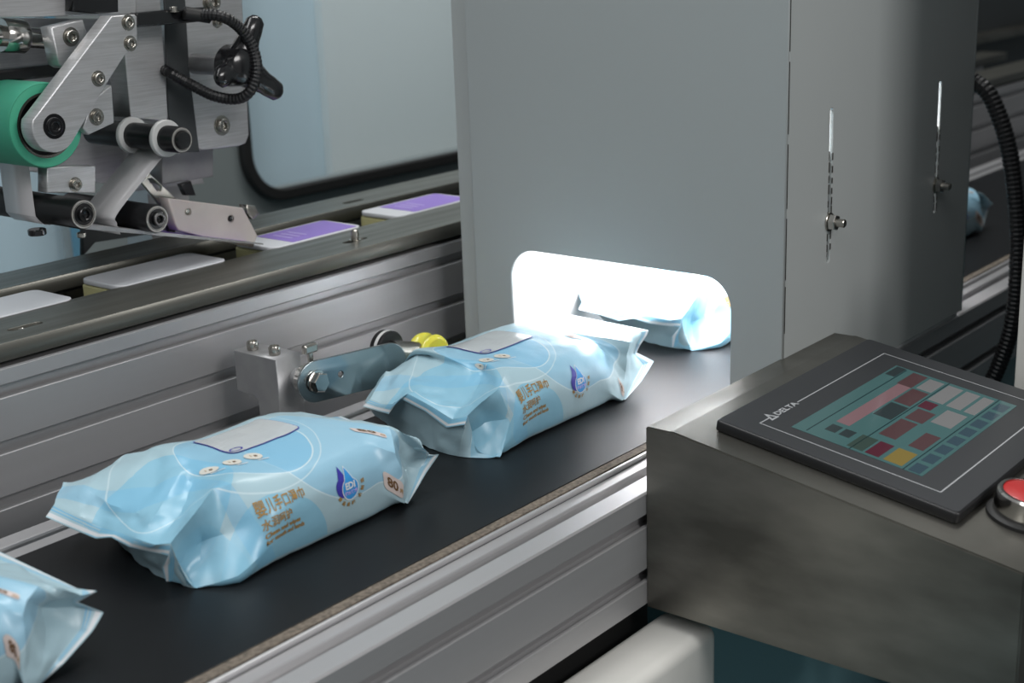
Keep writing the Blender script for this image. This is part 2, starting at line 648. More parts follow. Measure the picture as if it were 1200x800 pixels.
conv = thing('belt_conveyor', 'long conveyor with a flat black belt between slotted aluminium side rails, carrying the blue packs', 'conveyor', (0.6, 0.63, -0.09))
obj('belt', box((X0, 0.5275, -0.0025), (X1, 0.7297, 0.0), 0.0004), 'belt', conv, label='flat black conveyor belt')
obj('belt_edge', box((X0, 0.5205, -0.0030), (X1, 0.5275, -0.0006)), 'belt_edge', conv, label='frayed brown fabric edge of the belt')
obj('belt_bed', box((X0, 0.5185, -0.0200), (X1, 0.7297, -0.0032)), 'dark', conv)
obj('underbelt_shade', box((X0, 0.497, -0.34), (0.738, 0.765, -0.0845)), 'rubber', conv, label='black box standing in for the shade under the belt')  # black box fills in the shadowed void below the rail
obj('base_cabinet', box((0.80, 0.497, -0.9), (2.45, 0.765, -0.0845)), 'teal', conv, label='teal painted base')
near_rail = obj('side_rail', extrude_x(slot_profile(0.482, 0.5185, -0.0045, -0.084, [0.5030], [-0.0243, -0.0628], -1), X0, X1), 'alu', conv,
                label='near slotted aluminium side rail')
obj('side_rail', extrude_x(slot_profile(0.7305, 0.774, -0.0045, -0.084, [0.7545], [], -1), X0, X1), 'alu', conv, label='far slotted aluminium side rail')
obj('rail_bead', tube([(X0, 0.5185, -0.0030), (X1, 0.5185, -0.0030)], 0.0021, 12, smooth_path=False), 'alu', conv, smooth=True)
for y in (0.52, 0.745):
    obj('support_leg', box((0.08, y - 0.02, -0.9), (0.12, y + 0.02, -0.34), 0.002), 'alu', conv)

# ------------------------------------------------------------------ second conveyor (behind)
conv2 = thing('lug_conveyor', 'raised conveyor behind, dark steel slide rails on a tall slotted aluminium frame', 'conveyor', (0.6, 0.92, -0.1))
obj('frame_beam', extrude_x(slot_profile(0.82, 0.86, 0.0871, -0.085, [], [0.0715, 0.034, -0.0035, -0.041], -1), X0, X1), 'alu', conv2, label='near frame beam with T-slots')
obj('frame_beam', extrude_x(slot_profile(1.0, 1.04, 0.0871, -0.085, [], [0.0715, 0.034, -0.0035, -0.041], 1), X0, X1), 'alu', conv2)


def rail_plate(y0, y1, slots):
    holes = []
    for x in slots:
        yc = (y0 + y1) / 2 - 0.006
        holes.append(rrect(x - 0.013, yc - 0.0035, x + 0.013, yc + 0.0035, 0.0034, 5))
    return curve_mesh([[(X0, y0), (X1, y0), (X1, y1), (X0, y1)]] + holes, 0.0122, 0.0004, FR['Z'](0.0971))


SL = [0.215, 0.508, 0.822, 0.975]
obj('slide_rail', rail_plate(0.8198, 0.8824, SL), 'rail', conv2, label='near dark steel slide rail with slotted holes')
obj('slide_rail', rail_plate(0.957, 1.006, [0.40, 0.95]), 'rail', conv2, label='far dark steel slide rail')
obj('rail_spacer', box((X0, 0.835, 0.0868), (X1, 0.875, 0.0912)), 'dark', conv2)
obj('rail_spacer', box((X0, 0.965, 0.0868), (X1, 1.0, 0.0912)), 'dark', conv2)
obj('channel_floor', box((X0, 0.86, 0.050), (X1, 1.0, 0.060)), 'dark', conv2)
p = PZ(415, 277, 0.1032)
bm = bmesh.new()
lathe([(0.0052, 0), (0.0052, 0.0008), (0.0034, 0.0008), (0.0034, 0.006), (0.0028, 0.0085), (0.0015, 0.0095), (0, 0.0098)], (0.822, 0.8450, 0.1032), (0, 0, 1), 24, bm)
obj('rail_bolt', tomesh(bm), 'nickel', conv2, smooth=True)
for x in (0.508,):
    bm = bmesh.new()
    lathe([(0.0045, -0.0045), (0.0045, -0.0018), (0.003, -0.0012), (0.0022, -0.0025), (0, -0.0025)], (x - 0.003, 0.845, 0.1032), (0, 0, 1), 20, bm)
    obj('rail_bolt', tomesh(bm), 'nickel', conv2, smooth=True)
for x in (0.15, 2.4):
    for y in (0.84, 1.02):
        obj('support_leg', box((x - 0.02, y - 0.02, -0.9), (x + 0.02, y + 0.02, -0.085), 0.002), 'alu', conv2)


# cartons riding in the channel
def carton(name, x0, label, printed, ln=0.105, y0=0.880, y1=0.931):
    t = thing(name, label, 'box', ((x0 + ln / 2), (y0 + y1) / 2, 0.060), 'cartons in the channel of the raised conveyor')
    W = (y1 - y0) / 2
    obj('carton_body', box((-ln / 2 + 0.001, -W + .001, 0), (ln / 2 - 0.001, W - .001, 0.040), 0.002), 'boxy', t, local=True)
    obj('carton_top', curve_mesh([rrect(-ln / 2, -W, ln / 2, W, 0.008, 6)], 0.004, 0.0008, FR['Z'](0.0422)), 'boxw', t, local=True, label='white lid')
    if printed:
        pr = curve_mesh([[(-ln / 2 + 0.024, -W + 0.002), (ln / 2 - 0.006, -W + 0.002), (ln / 2 - 0.003, W - 0.004), (-ln / 2 + 0.024, W - 0.004)]], 0.0003, 0, FR['Z'](0.0444))
        lb = obj('printed_label', pr, 'purple', t, local=True, label='purple printed label')
        bm = bmesh.new()
        for k in range(3):
            x = -0.02 + k * 0.008
            box((x, -W + 0.014, 0.0446), (x + 0.003, W - 0.014, 0.0448), bm=bm)
        obj('label_print', tomesh(bm), 'purple_l', lb)
    return t


carton('carton', 0.912, 'white and yellow carton with purple label beside the grey tunnel', True)
carton('carton', 0.762, 'white carton with purple label just beyond the tip of the peel plate', True)
carton('carton', 0.610, 'blank white carton with yellow side passing under the peel plate', False)
carton('carton', 0.467, 'blank white carton at the left edge, before the labelling head', False)


# ------------------------------------------------------------------ inspection tunnel
TX = 0.8899
tun = thing('inspection_tunnel', 'tall grey painted tunnel housing with a brightly lit slot the packs pass through', 'machine housing', (1.05, 0.63, 0))
slot = rrect(0.523, -0.0060, 0.7325, 0.0957, 0.024, 10, (0, 0, 1, 1))
slot[0] = (0.523, -0.0052)
outer = [(0.4824, 0.0007), (0.523, 0.0007), (0.523, 0.0500)]
# front panel with the slot cut out of its lower edge
arc = [q for q in rrect(0.523, -0.02, 0.7325, 0.0957, 0.024, 10, (0, 0, 1, 1))]
pan = [(0.4795, 0.0007), (0.523, 0.0007), (0.523, 0.06)]
# corner arcs: near top corner then far top corner
for i in range(11):
    a = math.radians(180 - 90 * i / 10)
    pan.append((0.523 + 0.024 + 0.024 * math.cos(a), 0.0957 - 0.024 + 0.024 * math.sin(a)))
for i in range(11):
    a = math.radians(90 - 90 * i / 10)
    pan.append((0.7325 - 0.024 + 0.024 * math.cos(a), 0.0957 - 0.024 + 0.024 * math.sin(a)))
pan += [(0.7325, 0.0007), (0.7716, 0.0007), (0.7716, 0.60), (0.4795, 0.60)]
obj('front_panel', plateX(pan, TX, 0.003, 0.0008), 'paint', tun, label='grey painted front panel with rounded slot')
obj('corner_post', box((TX + 0.003, 0.7719, 0.0007), (TX + 0.020, 0.789, 0.60), 0.001), 'paint_s', tun, label='lighter edge post behind the front panel')
obj('exit_panel', plateX(pan, 1.2265, 0.003, 0.0008), 'paint', tun)
hs = [rrect(0.9563, 0.1000, 0.9613, 0.2155, 0.0024, 6), rrect(1.1526, 0.1035, 1.1576, 0.2155, 0.0024, 6)]
obj('side_panel', plateY([(TX + 0.0030, 0.0007), (1.2264, 0.0007), (1.2264, 0.60), (TX + 0.0030, 0.60)], 0.4795, 0.003, 0.0006, hs), 'paint_s', tun,
    label='near side panel with two adjusting slots')
obj('side_panel', box((TX + 0.004, 0.7865, 0.0007), (1.2265, 0.789, 0.60)), 'paint_s', tun)
obj('roof_panel', box((TX, 0.4795, 0.600), (1.2295, 0.789, 0.603)), 'paint_s', tun)
bm = bmesh.new()
for a, b_ in (((TX + 0.0032, 0.487, 0.24), (1.226, 0.786, 0.243)), ((TX + 0.0032, 0.7305 + 0.006, -0.002), (1.226, 0.7365 + 0.004, 0.24)),
              ):
    box(a, b_, bm=bm)
obj('lining', tomesh(bm), 'white_in', tun, label='white inner lining')
obj('lining', box((TX + 0.0035, 0.4830, -0.0044), (1.226, 0.4850, 0.090)), 'white_in', tun)  # strip added to block light leaking out under the side panel
obj('lamp_panel', box((0.93, 0.53, 0.236), (1.19, 0.73, 0.2395), 0.001), 'lamp', tun, label='lit white lamp panel inside the tunnel')
# blackened weld seam dashes on the corner
for za, zb in ((0.262, 0.30), (0.205, 0.255), (0.152, 0.198), (0.10, 0.145), (0.06, 0.095)):
    obj('seam_gap', box((TX + 0.0027, 0.4793, za), (TX + 0.0033, 0.4800, zb)), 'stain', tun)
for x, z, hz in ((0.9588, 0.1310, 0.0), (1.1551, 0.1275, 0.0)):
    # adjusting bolt with washer and nut, bracket tongue seen through the slot
    a = (0, -1, 0)
    bt = obj('slot_bolt', cyl(0.0032, 0, 0.013, (x, 0.4795, z), a, 20), 'nickel', tun, smooth=True)
    obj('washer', cyl(0.0072, 0, 0.0012, (x, 0.4795, z), a, 28, 0.0003), 'nickel', bt, smooth=True)
    obj('hex_nut', prism((x, 0.4782, z), a, 0.0063, 0.0052), 'chrome', bt)
    obj('slide_tongue', box((x - 0.004, 0.4835, z - 0.032), (x + 0.004, 0.4860, z + 0.050), 0.0003), 'slot', tun)
    bm = bmesh.new()
    for s in (-1, 1):
        for k in range(9):
            z0 = z - 0.022 + k * 0.0085 + random.uniform(-.001, .001)
            box((x + s * 0.0027 - 0.0005, 0.4792, z0), (x + s * 0.0027 + 0.0005 + random.uniform(0, .0005), 0.4796, z0 + random.uniform(0.004, 0.008)), bm=bm)
    obj('chipped_paint', tomesh(bm), 'stain', tun, label='dark chipped paint along the slot edges')


# ------------------------------------------------------------------ control console
con = thing('control_console', 'stainless steel operator console with touch panel and red stop button at the lower right', 'control panel', (0.84, 0.36, -0.086))
CY0, CY1 = 0.236, 0.482
CX0, CX1 = 0.715, 0.9745
p0 = PX(800, 511, 0.715)
p1 = PX(1200, 672, 0.715)
dv = (p1 - p0)
dv.x = 0
dv.normalize()
NV = Vector((1, 0, 0)).cross(-dv)
slope = lambda y: p0.z + (y - p0.y) * dv.z / dv.y
yf = 0.4640
prof = [(CY0 + .0015, -0.0860), (CY0, -0.0845), (CY0, slope(CY0) - 0.001), (CY0 + 0.0012, slope(CY0 + 0.0012)), (yf - 0.002, slope(yf - 0.002)), (yf, 0.0411), (CY1 - 0.0012, 0.0411), (CY1, 0.0398), (CY1, -0.0860)]
bm = bmesh.new()
A = [bm.verts.new((CX0, y, z)) for y, z in prof]
B = [bm.verts.new((CX1, y, z)) for y, z in prof]
for i in range(len(prof)):
    j = (i + 1) % len(prof)
    bm.faces.new((A[i], A[j], B[j], B[i]))
ends = [bm.faces.new(A), bm.faces.new(B)]
bmesh.ops.recalc_face_normals(bm, faces=bm.faces)
bmesh.ops.bevel(bm, geom=[e for f in ends for e in f.edges], offset=0.0010, segments=2, affect='EDGES')
obj('console_body', tomesh(bm), 'console', con, label='worn brushed stainless body', smooth=True)
SF = Matrix.Identity(4)                       # frame of the sloping top: x along X, y up the slope, z out of it
ax, ay, az = Vector((1, 0, 0)), -dv, NV
for i in range(3):
    SF[i][0], SF[i][1], SF[i][2], SF[i][3] = ax[i], ay[i], az[i], p0[i]
SFi = SF.inverted()


def SP(u, v, h=0.0):
    """picture point -> coordinates on the sloping top raised by h"""
    q = SFi @ PP(u, v, list(p0 + NV * h), list(NV))
    return (q.x, q.y)


TH = 0.0075
a0 = SP(840, 489, TH)
a1 = SP(1019, 397, TH)
a2 = SP(1122, 604, TH)
hx0, hx1 = (a0[0] + a2[0]) / 2 - 0.0005, a1[0]
hy1, hy0 = (a0[1] + a1[1]) / 2, a2[1]


def on_slope(me, h):
    me.transform(SF @ Matrix.Translation((0, 0, h)))
    return me


hb = obj('touch_panel', on_slope(curve_mesh([rrect(hx0, hy0, hx1, hy1, 0.003, 5)], TH, 0.0014, Matrix.Identity(4)), TH / 2), 'hmi_side', con,
         label='black operator touch panel bezel')
obj('bezel_face', on_slope(curve_mesh([rrect(hx0 + .0012, hy0 + .0012, hx1 - .0012, hy1 - .0012, 0.003, 5)], 0.0004, 0.0, Matrix.Identity(4)), TH + 0.0001), 'hmi', hb, label='charcoal face sheet')
Hh = TH + 0.0004
# grey outline, interrupted where the maker's mark stands
o0, o1, o2 = SP(892, 495, Hh), SP(1036, 414, Hh), SP(1102, 577, Hh)
lx0, lx1, ly1, ly0 = (o0[0] + o2[0]) / 2 - 0.0004, o1[0], (o0[1] + o1[1]) / 2, o2[1]
m0, m1 = SP(902, 490, Hh)[0], SP(934, 471, Hh)[0]
wl = 0.00045
bm = bmesh.new()
for a, b_ in (((lx0, ly1 - wl), (m0, ly1 + wl)), ((m1, ly1 - wl), (lx1, ly1 + wl)), ((lx0, ly0 - wl), (lx1, ly0 + wl)),
              ((lx0 - wl, ly0 - wl), (lx0 + wl, ly1 + wl)), ((lx1 - wl, ly0 - wl), (lx1 + wl, ly1 + wl))):
    box((a[0], a[1], 0), (b_[0], b_[1], 0.0001), bm=bm)
obj('outline_print', on_slope(tomesh(bm), Hh), 'line', hb, label='thin grey outline')
# the mark: triangle with a swirl and the word
mk = (m0 + 0.0030, ly1 + 0.0003)
tri_o = [(-0.0048, -0.0036), (0.0048, -0.0036), (0.0, 0.0052)]
tri_i = [(-0.0022, -0.0022), (0.0022, -0.0022), (0.0, 0.0018)]
mkm = curve_mesh([[(mk[0] + x, mk[1] + y) for x, y in tri_o], [(mk[0] + x, mk[1] + y) for x, y in tri_i]], 0.0001, 0, Matrix.Identity(4))
obj('maker_mark', on_slope(mkm, Hh), 'line', hb, label='grey triangle logo')
span = m1 - mk[0] - 0.006
tm = text_mesh('DELTA', 0.0062, Matrix.Translation((mk[0] + 0.0058, mk[1] - 0.0004, 0)), 0.00005, 0.00018, 'LEFT')
xs = [v.co.x for v in tm.vertices]
k = (m1 - 0.001 - (mk[0] + 0.0058)) / (max(xs) - min(xs))
for v in tm.vertices:
    v.co.x = mk[0] + 0.0058 + (v.co.x - min(xs)) * k
obj('maker_name', on_slope(tm, Hh), 'line', hb, label='grey lettering DELTA')
# display
sL, sT, sB = Vector(SP(930, 500, Hh)), Vector(SP(1048.7, 427.5, Hh)), Vector(SP(1082, 557, Hh))
sx0, sx1 = (sL.x + sB.x) / 2 - 0.0015, sT.x
sy1, sy0 = (sL.y + sT.y) / 2, sB.y
scr = obj('display', on_slope(box((sx0, sy0, 0), (sx1, sy1, 0.0001)), Hh), 'screen', hb, label='lit teal display with coloured keys')


def tile(s0, s1, t0, t1, mt, nm='screen_tile'):
    T = 1.15
    X_ = lambda s: sx0 + (sx1 - sx0) * s
    Y_ = lambda t: sy1 + (sy0 - sy1) * t / T
    obj(nm, on_slope(box((X_(s0), Y_(t1), 0.0001), (X_(s1), Y_(t0), 0.00018)), Hh), mt, scr)
    COLLECT.append(1)


COLLECT = []
tile(0.02, 0.98, 0.115, 0.125, 't_line', 'screen_line')
tile(0.20, 0.80, 0.205, 0.325, 't_pink')
tile(0.80, 0.98, 0.19, 0.33, 't_brown')
tile(0.86, 0.99, 0.02, 0.11, 't_dark')
for t in (0.21, 0.335):
    tile(0.09, 0.165, t, t + 0.095, 't_dark')
tile(0.40, 0.58, 0.345, 0.51, 't_dark')
tile(0.60, 0.80, 0.345, 0.50, 't_brown')
tile(0.82, 0.97, 0.36, 0.50, 't_grey')
tile(0.0, 1.0, 0.52, 0.53, 't_line', 'screen_line')
tile(0.23, 0.45, 0.56, 0.71, 't_brown')
tile(0.47, 0.61, 0.57, 0.73, 't_brown')
tile(0.63, 0.72, 0.54, 0.66, 't_maroon')
tile(0.74, 0.97, 0.54, 0.68, 't_grey')
tile(0.74, 0.97, 0.71, 0.84, 't_grey')
tile(0.02, 0.17, 0.48, 0.62, 't_green')
tile(0.02, 0.17, 0.64, 0.76, 't_maroon')
tile(0.02, 0.17, 0.80, 0.96, 't_yellow')
tile(0.22, 0.40, 0.83, 0.96, 't_brown')
tile(0.52, 0.70, 0.76, 0.94, 't_grey')
tile(0.74, 0.97, 0.87, 0.97, 't_grey')
tile(0.0, 1.0, 0.985, 0.995, 't_line', 'screen_line')
for k in range(8):
    tile(0.01 + k * 0.123, 0.10 + k * 0.123, 1.02, 1.12, 't_blue')
# emergency stop button
bc = SP(1201, 606, 0.0)
bo = SF @ Vector((bc[0], bc[1], 0))
bt = obj('stop_button', lathe([(0.0225, 0), (0.0225, 0.0022), (0.0205, 0.0035), (0.0185, 0.0035), (0.0185, 0)], bo, NV, 48), 'rubber', con, smooth=True, label='round stop button on black gasket')
obj('button_collar', lathe([(0.0185, 0.002), (0.0192, 0.004), (0.0188, 0.0155), (0.0178, 0.0168), (0.0160, 0.0168), (0.0158, 0.0150), (0, 0.0150)], bo, NV, 48), 'chrome', bt, smooth=True, label='chrome collar')
obj('button_cap', lathe([(0.0156, 0.0130), (0.0156, 0.0163), (0.0145, 0.0168), (0, 0.0168)], bo, NV, 48), 'red', bt, smooth=True, label='red cap')


# pale duct cover under the console
me = box((-0.30, 0.4425, -0.30), (0.742, 0.486, -0.098), 0.0085, 5)
dc = obj('duct_cover', me, 'cream', smooth=True)
tag(dc, 'off-white rounded cover running below the console and the near rail', 'cover')

# ------------------------------------------------------------------ guide wheel arm
ga = thing('guide_wheel_arm', 'bracket with plated arm and yellow guide wheel on the far rail between two packs', 'guide bracket', (0.665, 0.78, -0.0045))
B0 = PY(323, 421, 0.755)
B1 = PY(352, 413, 0.755)
bx0, bx1, bzt = B0.x, B1.x, (B0.z + B1.z) / 2
zs = bzt - 0.031
blk = [(0.755, -0.0043), (0.755, bzt), (0.801, bzt), (0.801, zs), (0.789, zs - 0.001)]
for i in range(7):
    a = math.radians(90 + 90 * i / 6)
    blk.append((0.784 + 0.006 * math.cos(a), zs - 0.007 + 0.006 * math.sin(a)))
blk += [(0.778, -0.0043)]
bm = bmesh.new()
tmpm = plateX(blk, bx0, bx1 - bx0, 0.0006)
gb = obj('mounting_block', tmpm, 'block', ga, label='grey aluminium mounting block')
for y in (0.790, 0.766):
    xm = (bx0 + bx1) / 2 - 0.003
    bm = bmesh.new()
    lathe([(0.0040, 0), (0.0043, 0.001), (0.0043, 0.0055), (0.0036, 0.0068), (0.0024, 0.0068), (0.0018, 0.004), (0, 0.004)], (xm, y, bzt), (0, 0, 1), 20, bm)
    obj('cap_screw', tomesh(bm), 'nickel', gb, smooth=True)
ac = PY(371, 447, 0.735)        # pivot centre on the plate face
AYP = 0.735
obj('pivot_shaft', cyl(0.0075, -0.002, 0.030, (ac.x, 0.7395, ac.z), (0, 1, 0), 28), 'block', ga, smooth=True)
bm = bmesh.new()
for k in range(24):             # knurled collar
    a = 2 * math.pi * k / 24
lathe([(0, 0), (0.0108, 0), (0.0116, 0.001), (0.0116, 0.0095), (0.0108, 0.0105), (0, 0.0105)], (ac.x, AYP + 0.0025, ac.z), (0, 1, 0), 48, bm)
for f in list(bm.faces):
    pass
me = tomesh(bm)
for v in me.vertices:
    d = Vector((v.co.x - ac.x, 0, v.co.z - ac.z))
    if d.length > 0.011:
        ang = math.atan2(d.z, d.x)
        s = 1 - 0.06 * (math.sin(ang * 24) > 0)
        v.co.x, v.co.z = ac.x + d.x * s, ac.z + d.z * s
obj('knurled_collar', me, 'chrome', ga)
tw = obj('collar_screw', cyl(0.0022, 0.0, 0.011, (ac.x + 0.003, AYP + 0.008, ac.z + 0.010), (0, 0, 1), 14), 'nickel', ga, smooth=True)
bm = bmesh.new()
box((ac.x - 0.0035, AYP + 0.0055, ac.z + 0.0195), (ac.x + 0.0095, AYP + 0.0105, ac.z + 0.0265), 0.0015, bm=bm)
obj('screw_head', tomesh(bm), 'nickel', tw)
# plate arm: round end at the pivot, swung a little towards the belt
ROT = Matrix.Translation((ac.x, AYP, ac.z)) @ Matrix.Rotation(math.radians(-9), 4, 'Z') @ Matrix.Translation((-ac.x, -AYP, -ac.z))
arm = hull_round((ac.x, ac.z), 0.0158, (ac.x + 0.066, ac.z - 0.0020), 0.0162)
am_ = plateY(arm, AYP, 0.0022, 0.0005, [[(ac.x + 0.0215 + 0.0023 * math.cos(t), ac.z + 0.0005 + 0.0023 * math.sin(t)) for t in [2 * math.pi * k / 14 for k in range(14)]]])
am_.transform(ROT)
ap = obj('plate_arm', am_, 'mirror', ga, label='shiny plated flat arm')
hbm = bmesh.new()
lathe([(0.0085, 0), (0.0085, 0.001), (0.0070, 0.0012)], (ac.x, AYP, ac.z), (0, -1, 0), 28, hbm)
prism((ac.x, AYP - 0.001, ac.z), (0, -1, 0), 0.0078, 0.0052, 6, hbm)
obj('hex_bolt', tomesh(hbm), 'chrome', ap)
wq = PY(506, 416, AYP + 0.004)
wc = Vector((wq.x, AYP - 0.002, wq.z))
WA = (0, 1, 0)
obj('wheel_axle', cyl(0.0060, 0.0, 0.020, Vector((wc.x - 0.020, AYP, wc.z)), WA, 24), 'chrome', ga, smooth=True)
gw = obj('guide_wheel', lathe([(0.0050, 0.000), (0.014, 0.000), (0.0164, 0.002), (0.0170, 0.004), (0.0158, 0.006), (0.0158, 0.013), (0.0170, 0.015), (0.0164, 0.018), (0.014, 0.020), (0.0050, 0.020)], wc, WA, 40), 'yellow', ga, smooth=True, label='translucent yellow guide wheel')
obj('wheel_hub', lathe([(0.0050, 0.0015), (0.0090, 0.0015), (0.0090, 0.003)], wc, WA, 32), 'chrome', gw, smooth=True)
sp_ = PY(474, 410, AYP + 0.008)
obj('spacer_sleeve', tube([Vector((sp_.x - 0.014, AYP + 0.010, sp_.z)), Vector((wc.x - 0.006, AYP + 0.010, wc.z + 0.001))], 0.0105, 24, smooth_path=False), 'nickel', ga, smooth=True, label='steel sleeve between the wheels')
kq = PY(457, 409, AYP + 0.014)
wk = Vector((kq.x, AYP + 0.006, kq.z))
rw = obj('drive_wheel', lathe([(0, 0.006), (0.0135, 0.006), (0.0145, 0.007), (0.0145, 0.016), (0.0135, 0.017), (0, 0.017)], wk, WA, 40), 'black', ga, smooth=True, label='black wheel with printed rim')
obj('rim_band', lathe([(0.01465, 0.009), (0.01465, 0.0120)], wk, WA, 40), 'ring_white', rw, smooth=True)


# ------------------------------------------------------------------ wipes packs
def L8(x, w_=0.057, zf=0.0):
    pass


XN = [-0.1065, -0.098, -0.080, -0.062, -0.040, -0.010, 0.020, 0.045, 0.066, 0.084, 0.098, 0.1065]
BODY_U = [(-0.0605, 0.017), (-0.0590, 0.034), (-0.0490, 0.0465), (-0.026, 0.0515), (0.0, 0.0530), (0.026, 0.0515), (0.046, 0.0465), (0.0585, 0.034), (0.0605, 0.018)]
BODY_L = [(-0.0575, 0.0030), (-0.050, 0.0), (-0.025, 0.0), (0.0, 0.0), (0.025, 0.0), (0.050, 0.0), (0.0585, 0.0040)]
# arc length over the body section, zero at the near side's foot
SEC = [BODY_L[0]] + BODY_U


def body_row(x, k=1.0, dz=0.0):
    return [Vector((x, y * k, z + (dz if z > 0.03 else 0))) for y, z in BODY_U], [Vector((x, y * k, z)) for y, z in BODY_L]


def close_row(U, Lw=None):
    """16-point loop: U0..U8 then lower film from the far side back"""
    if Lw is None:
        Lw = [U[i] + Vector((0, 0, -0.0005)) for i in range(1, 8)]
    return U + list(reversed(Lw))


def px_row(c, pts):
    out = []
    for p in pts:
        if len(p) == 4:
            out.append(Vector(p[:3]))
        else:
            out.append(PZ(*p) - Vector(c))
    return out


def U8(*a):
    """points given U8..U0 -> reversed"""
    return list(reversed(a))


def crumple(p, amp, seed):
    q = p * 38 + Vector((seed, seed * 2.3, 0))
    n1 = abs(noise.noise(q)) - 0.25
    n2 = abs(noise.noise(q * 2.3 + Vector((5, 1, 3)))) - 0.25
    dd, _ = noise.voronoi(p * 30 + Vector((seed * 1.7, seed, 2)))
    crease = min(0.32, dd[1] - dd[0]) / 0.32 - 0.7
    return amp * (n1 + 0.4 * n2 + 0.42 * crease)


def pack(label, c, rows, seed, group=None, prints=True, badge_x=0.057, lin_end=0.88, name='wipes_pack'):
    t = thing(name, label, 'wipes pack', c, group)
    G = np.array([[list(p) for p in r] for r in rows])          # 12 x 16 x 3
    nr, ns = G.shape[:2]
    endness = np.array([max(0.0, min(1.0, (abs(x) - 0.045) / 0.03)) for x in XN])

    def S(a, b):
        """a in [0, nr-1], b periodic in [0, 16)"""
        i = min(int(a), nr - 2)
        ta = a - i
        j = int(math.floor(b))
        tb = b - j

        def cub(P0, P1, P2, P3, t_):
            return 0.5 * ((2 * P1) + (P2 - P0) * t_ + (2 * P0 - 5 * P1 + 4 * P2 - P3) * t_ ** 2 + (3 * P1 - P0 - 3 * P2 + P3) * t_ ** 3)

        def row(i_):
            i_ = max(0, min(nr - 1, i_))
            P = [G[i_][(j + k) % ns] for k in (-1, 0, 1, 2)]
            li = P[1] * (1 - tb) + P[2] * tb
            e = endness[i_] * lin_end + (1 - endness[i_]) * 0.12
            return cub(*P, tb) * (1 - e) + li * e
        r = [row(i + k) for k in (-1, 0, 1, 2)]
        li = r[1] * (1 - ta) + r[2] * ta
        e_ = (endness[i] * (1 - ta) + endness[i + 1] * ta)
        e = e_ * lin_end + (1 - e_) * 0.12
        return cub(*r, ta) * (1 - e) + li * e, e_
    RA, RB = 9, 8
    NA, NB = (nr - 1) * RA + 1, ns * RB
    P = np.zeros((NA, NB, 3))
    E = np.zeros((NA, NB))
    for a in range(NA):
        for b in range(NB):
            P[a, b], E[a, b] = S(a / RA, b / RB)
    du = np.gradient(P, axis=0)
    dvv = (np.roll(P, -1, 1) - np.roll(P, 1, 1)) / 2
    N = np.cross(dvv, du)
    N /= np.linalg.norm(N, axis=2, keepdims=True) + 1e-12
    ctr = P.mean(axis=1, keepdims=True)
    if ((P - ctr) * N).sum() < 0:
        N = -N
    for a in range(NA):
        xn = np.interp(a / RA, range(nr), XN)
        k_seal = max(0.0, min(1.0, (0.100 - abs(xn)) / 0.012))
        for b in range(NB):
            amp = (0.0006 + 0.0022 * E[a, b]) * k_seal
            d = crumple(Vector(P[a, b]), amp, seed)
            P[a, b] += N[a, b] * d
            P[a, b, 2] = max(P[a, b, 2], 0.0004)
    co = P.reshape(-1, 3).tolist()
    faces = []
    for a in range(NA - 1):
        for b in range(NB):
            b2 = (b + 1) % NB
            faces.append((a * NB + b, a * NB + b2, (a + 1) * NB + b2, (a + 1) * NB + b))
    for off in (0, (NA - 1) * NB):          # close the thin seal edge strip by strip
        for b in range(NB // 2):
            q = [off + b, off + b + 1, off + (NB - b - 1) % NB, off + (NB - b) % NB]
            q = list(dict.fromkeys(q))
            if len(q) > 2:
                faces.append(tuple(q if off else reversed(q)))
    me = bpy.data.meshes.new('pack')
    me.from_pydata(co, [], faces)
    # wrapper coordinates: the body section's arc length at every loop position
    seq = [Vector((y, z)) for y, z in BODY_U + list(reversed(BODY_L))]
    arc = [0.0]
    for k in range(1, 17):
        arc.append(arc[-1] + (seq[k % 16] - seq[k - 1]).length)
    uvl = me.uv_layers.new(name='UVMap')
    for poly in me.polygons:
        vs = [me.loops[l].vertex_index for l in poly.loop_indices]
        bs = [v % NB for v in vs]
        wrap = max(bs) - min(bs) > NB / 2 and max(vs) - min(vs) > NB and len(vs) == 4
        for l, v in zip(poly.loop_indices, vs):
            a, b = divmod(v, NB)
            bb = b / RB
            if wrap and b < NB / 2:
                bb += 16
            s = np.interp(bb, range(17), arc)
            if bb > 15.0:           # the last lower strip joins the near side from below
                s = s - arc[16]
            uvl.data[l].uv = (np.interp(a / RA, range(nr), XN), s + 0.014)
    film = obj('wrapper', me, 'film', t, local=True, smooth=True)
    me.set_sharp_from_angle(angle=math.radians(26))

    def at(x, s, h):
        """place on the film: x along, s over (0 at the near foot)"""
        a = np.interp(x, XN, range(nr)) * RA
        s2 = s - 0.014
        b = (np.interp(s2, arc, range(17)) if s2 >= 0 else 16 + s2 / (arc[16] - arc[15])) * RB
        ia, ib = min(int(a), NA - 2), int(b)
        fa, fb = a - ia, b - ib
        q = 0
        nn = 0
        for da, wa in ((0, 1 - fa), (1, fa)):
            for db, wb in ((0, 1 - fb), (1, fb)):
                q = q + P[ia + da, (ib + db) % NB] * wa * wb
                nn = nn + N[ia + da, (ib + db) % NB] * wa * wb
        nn = nn / np.linalg.norm(nn)
        return Vector(q + nn * h)

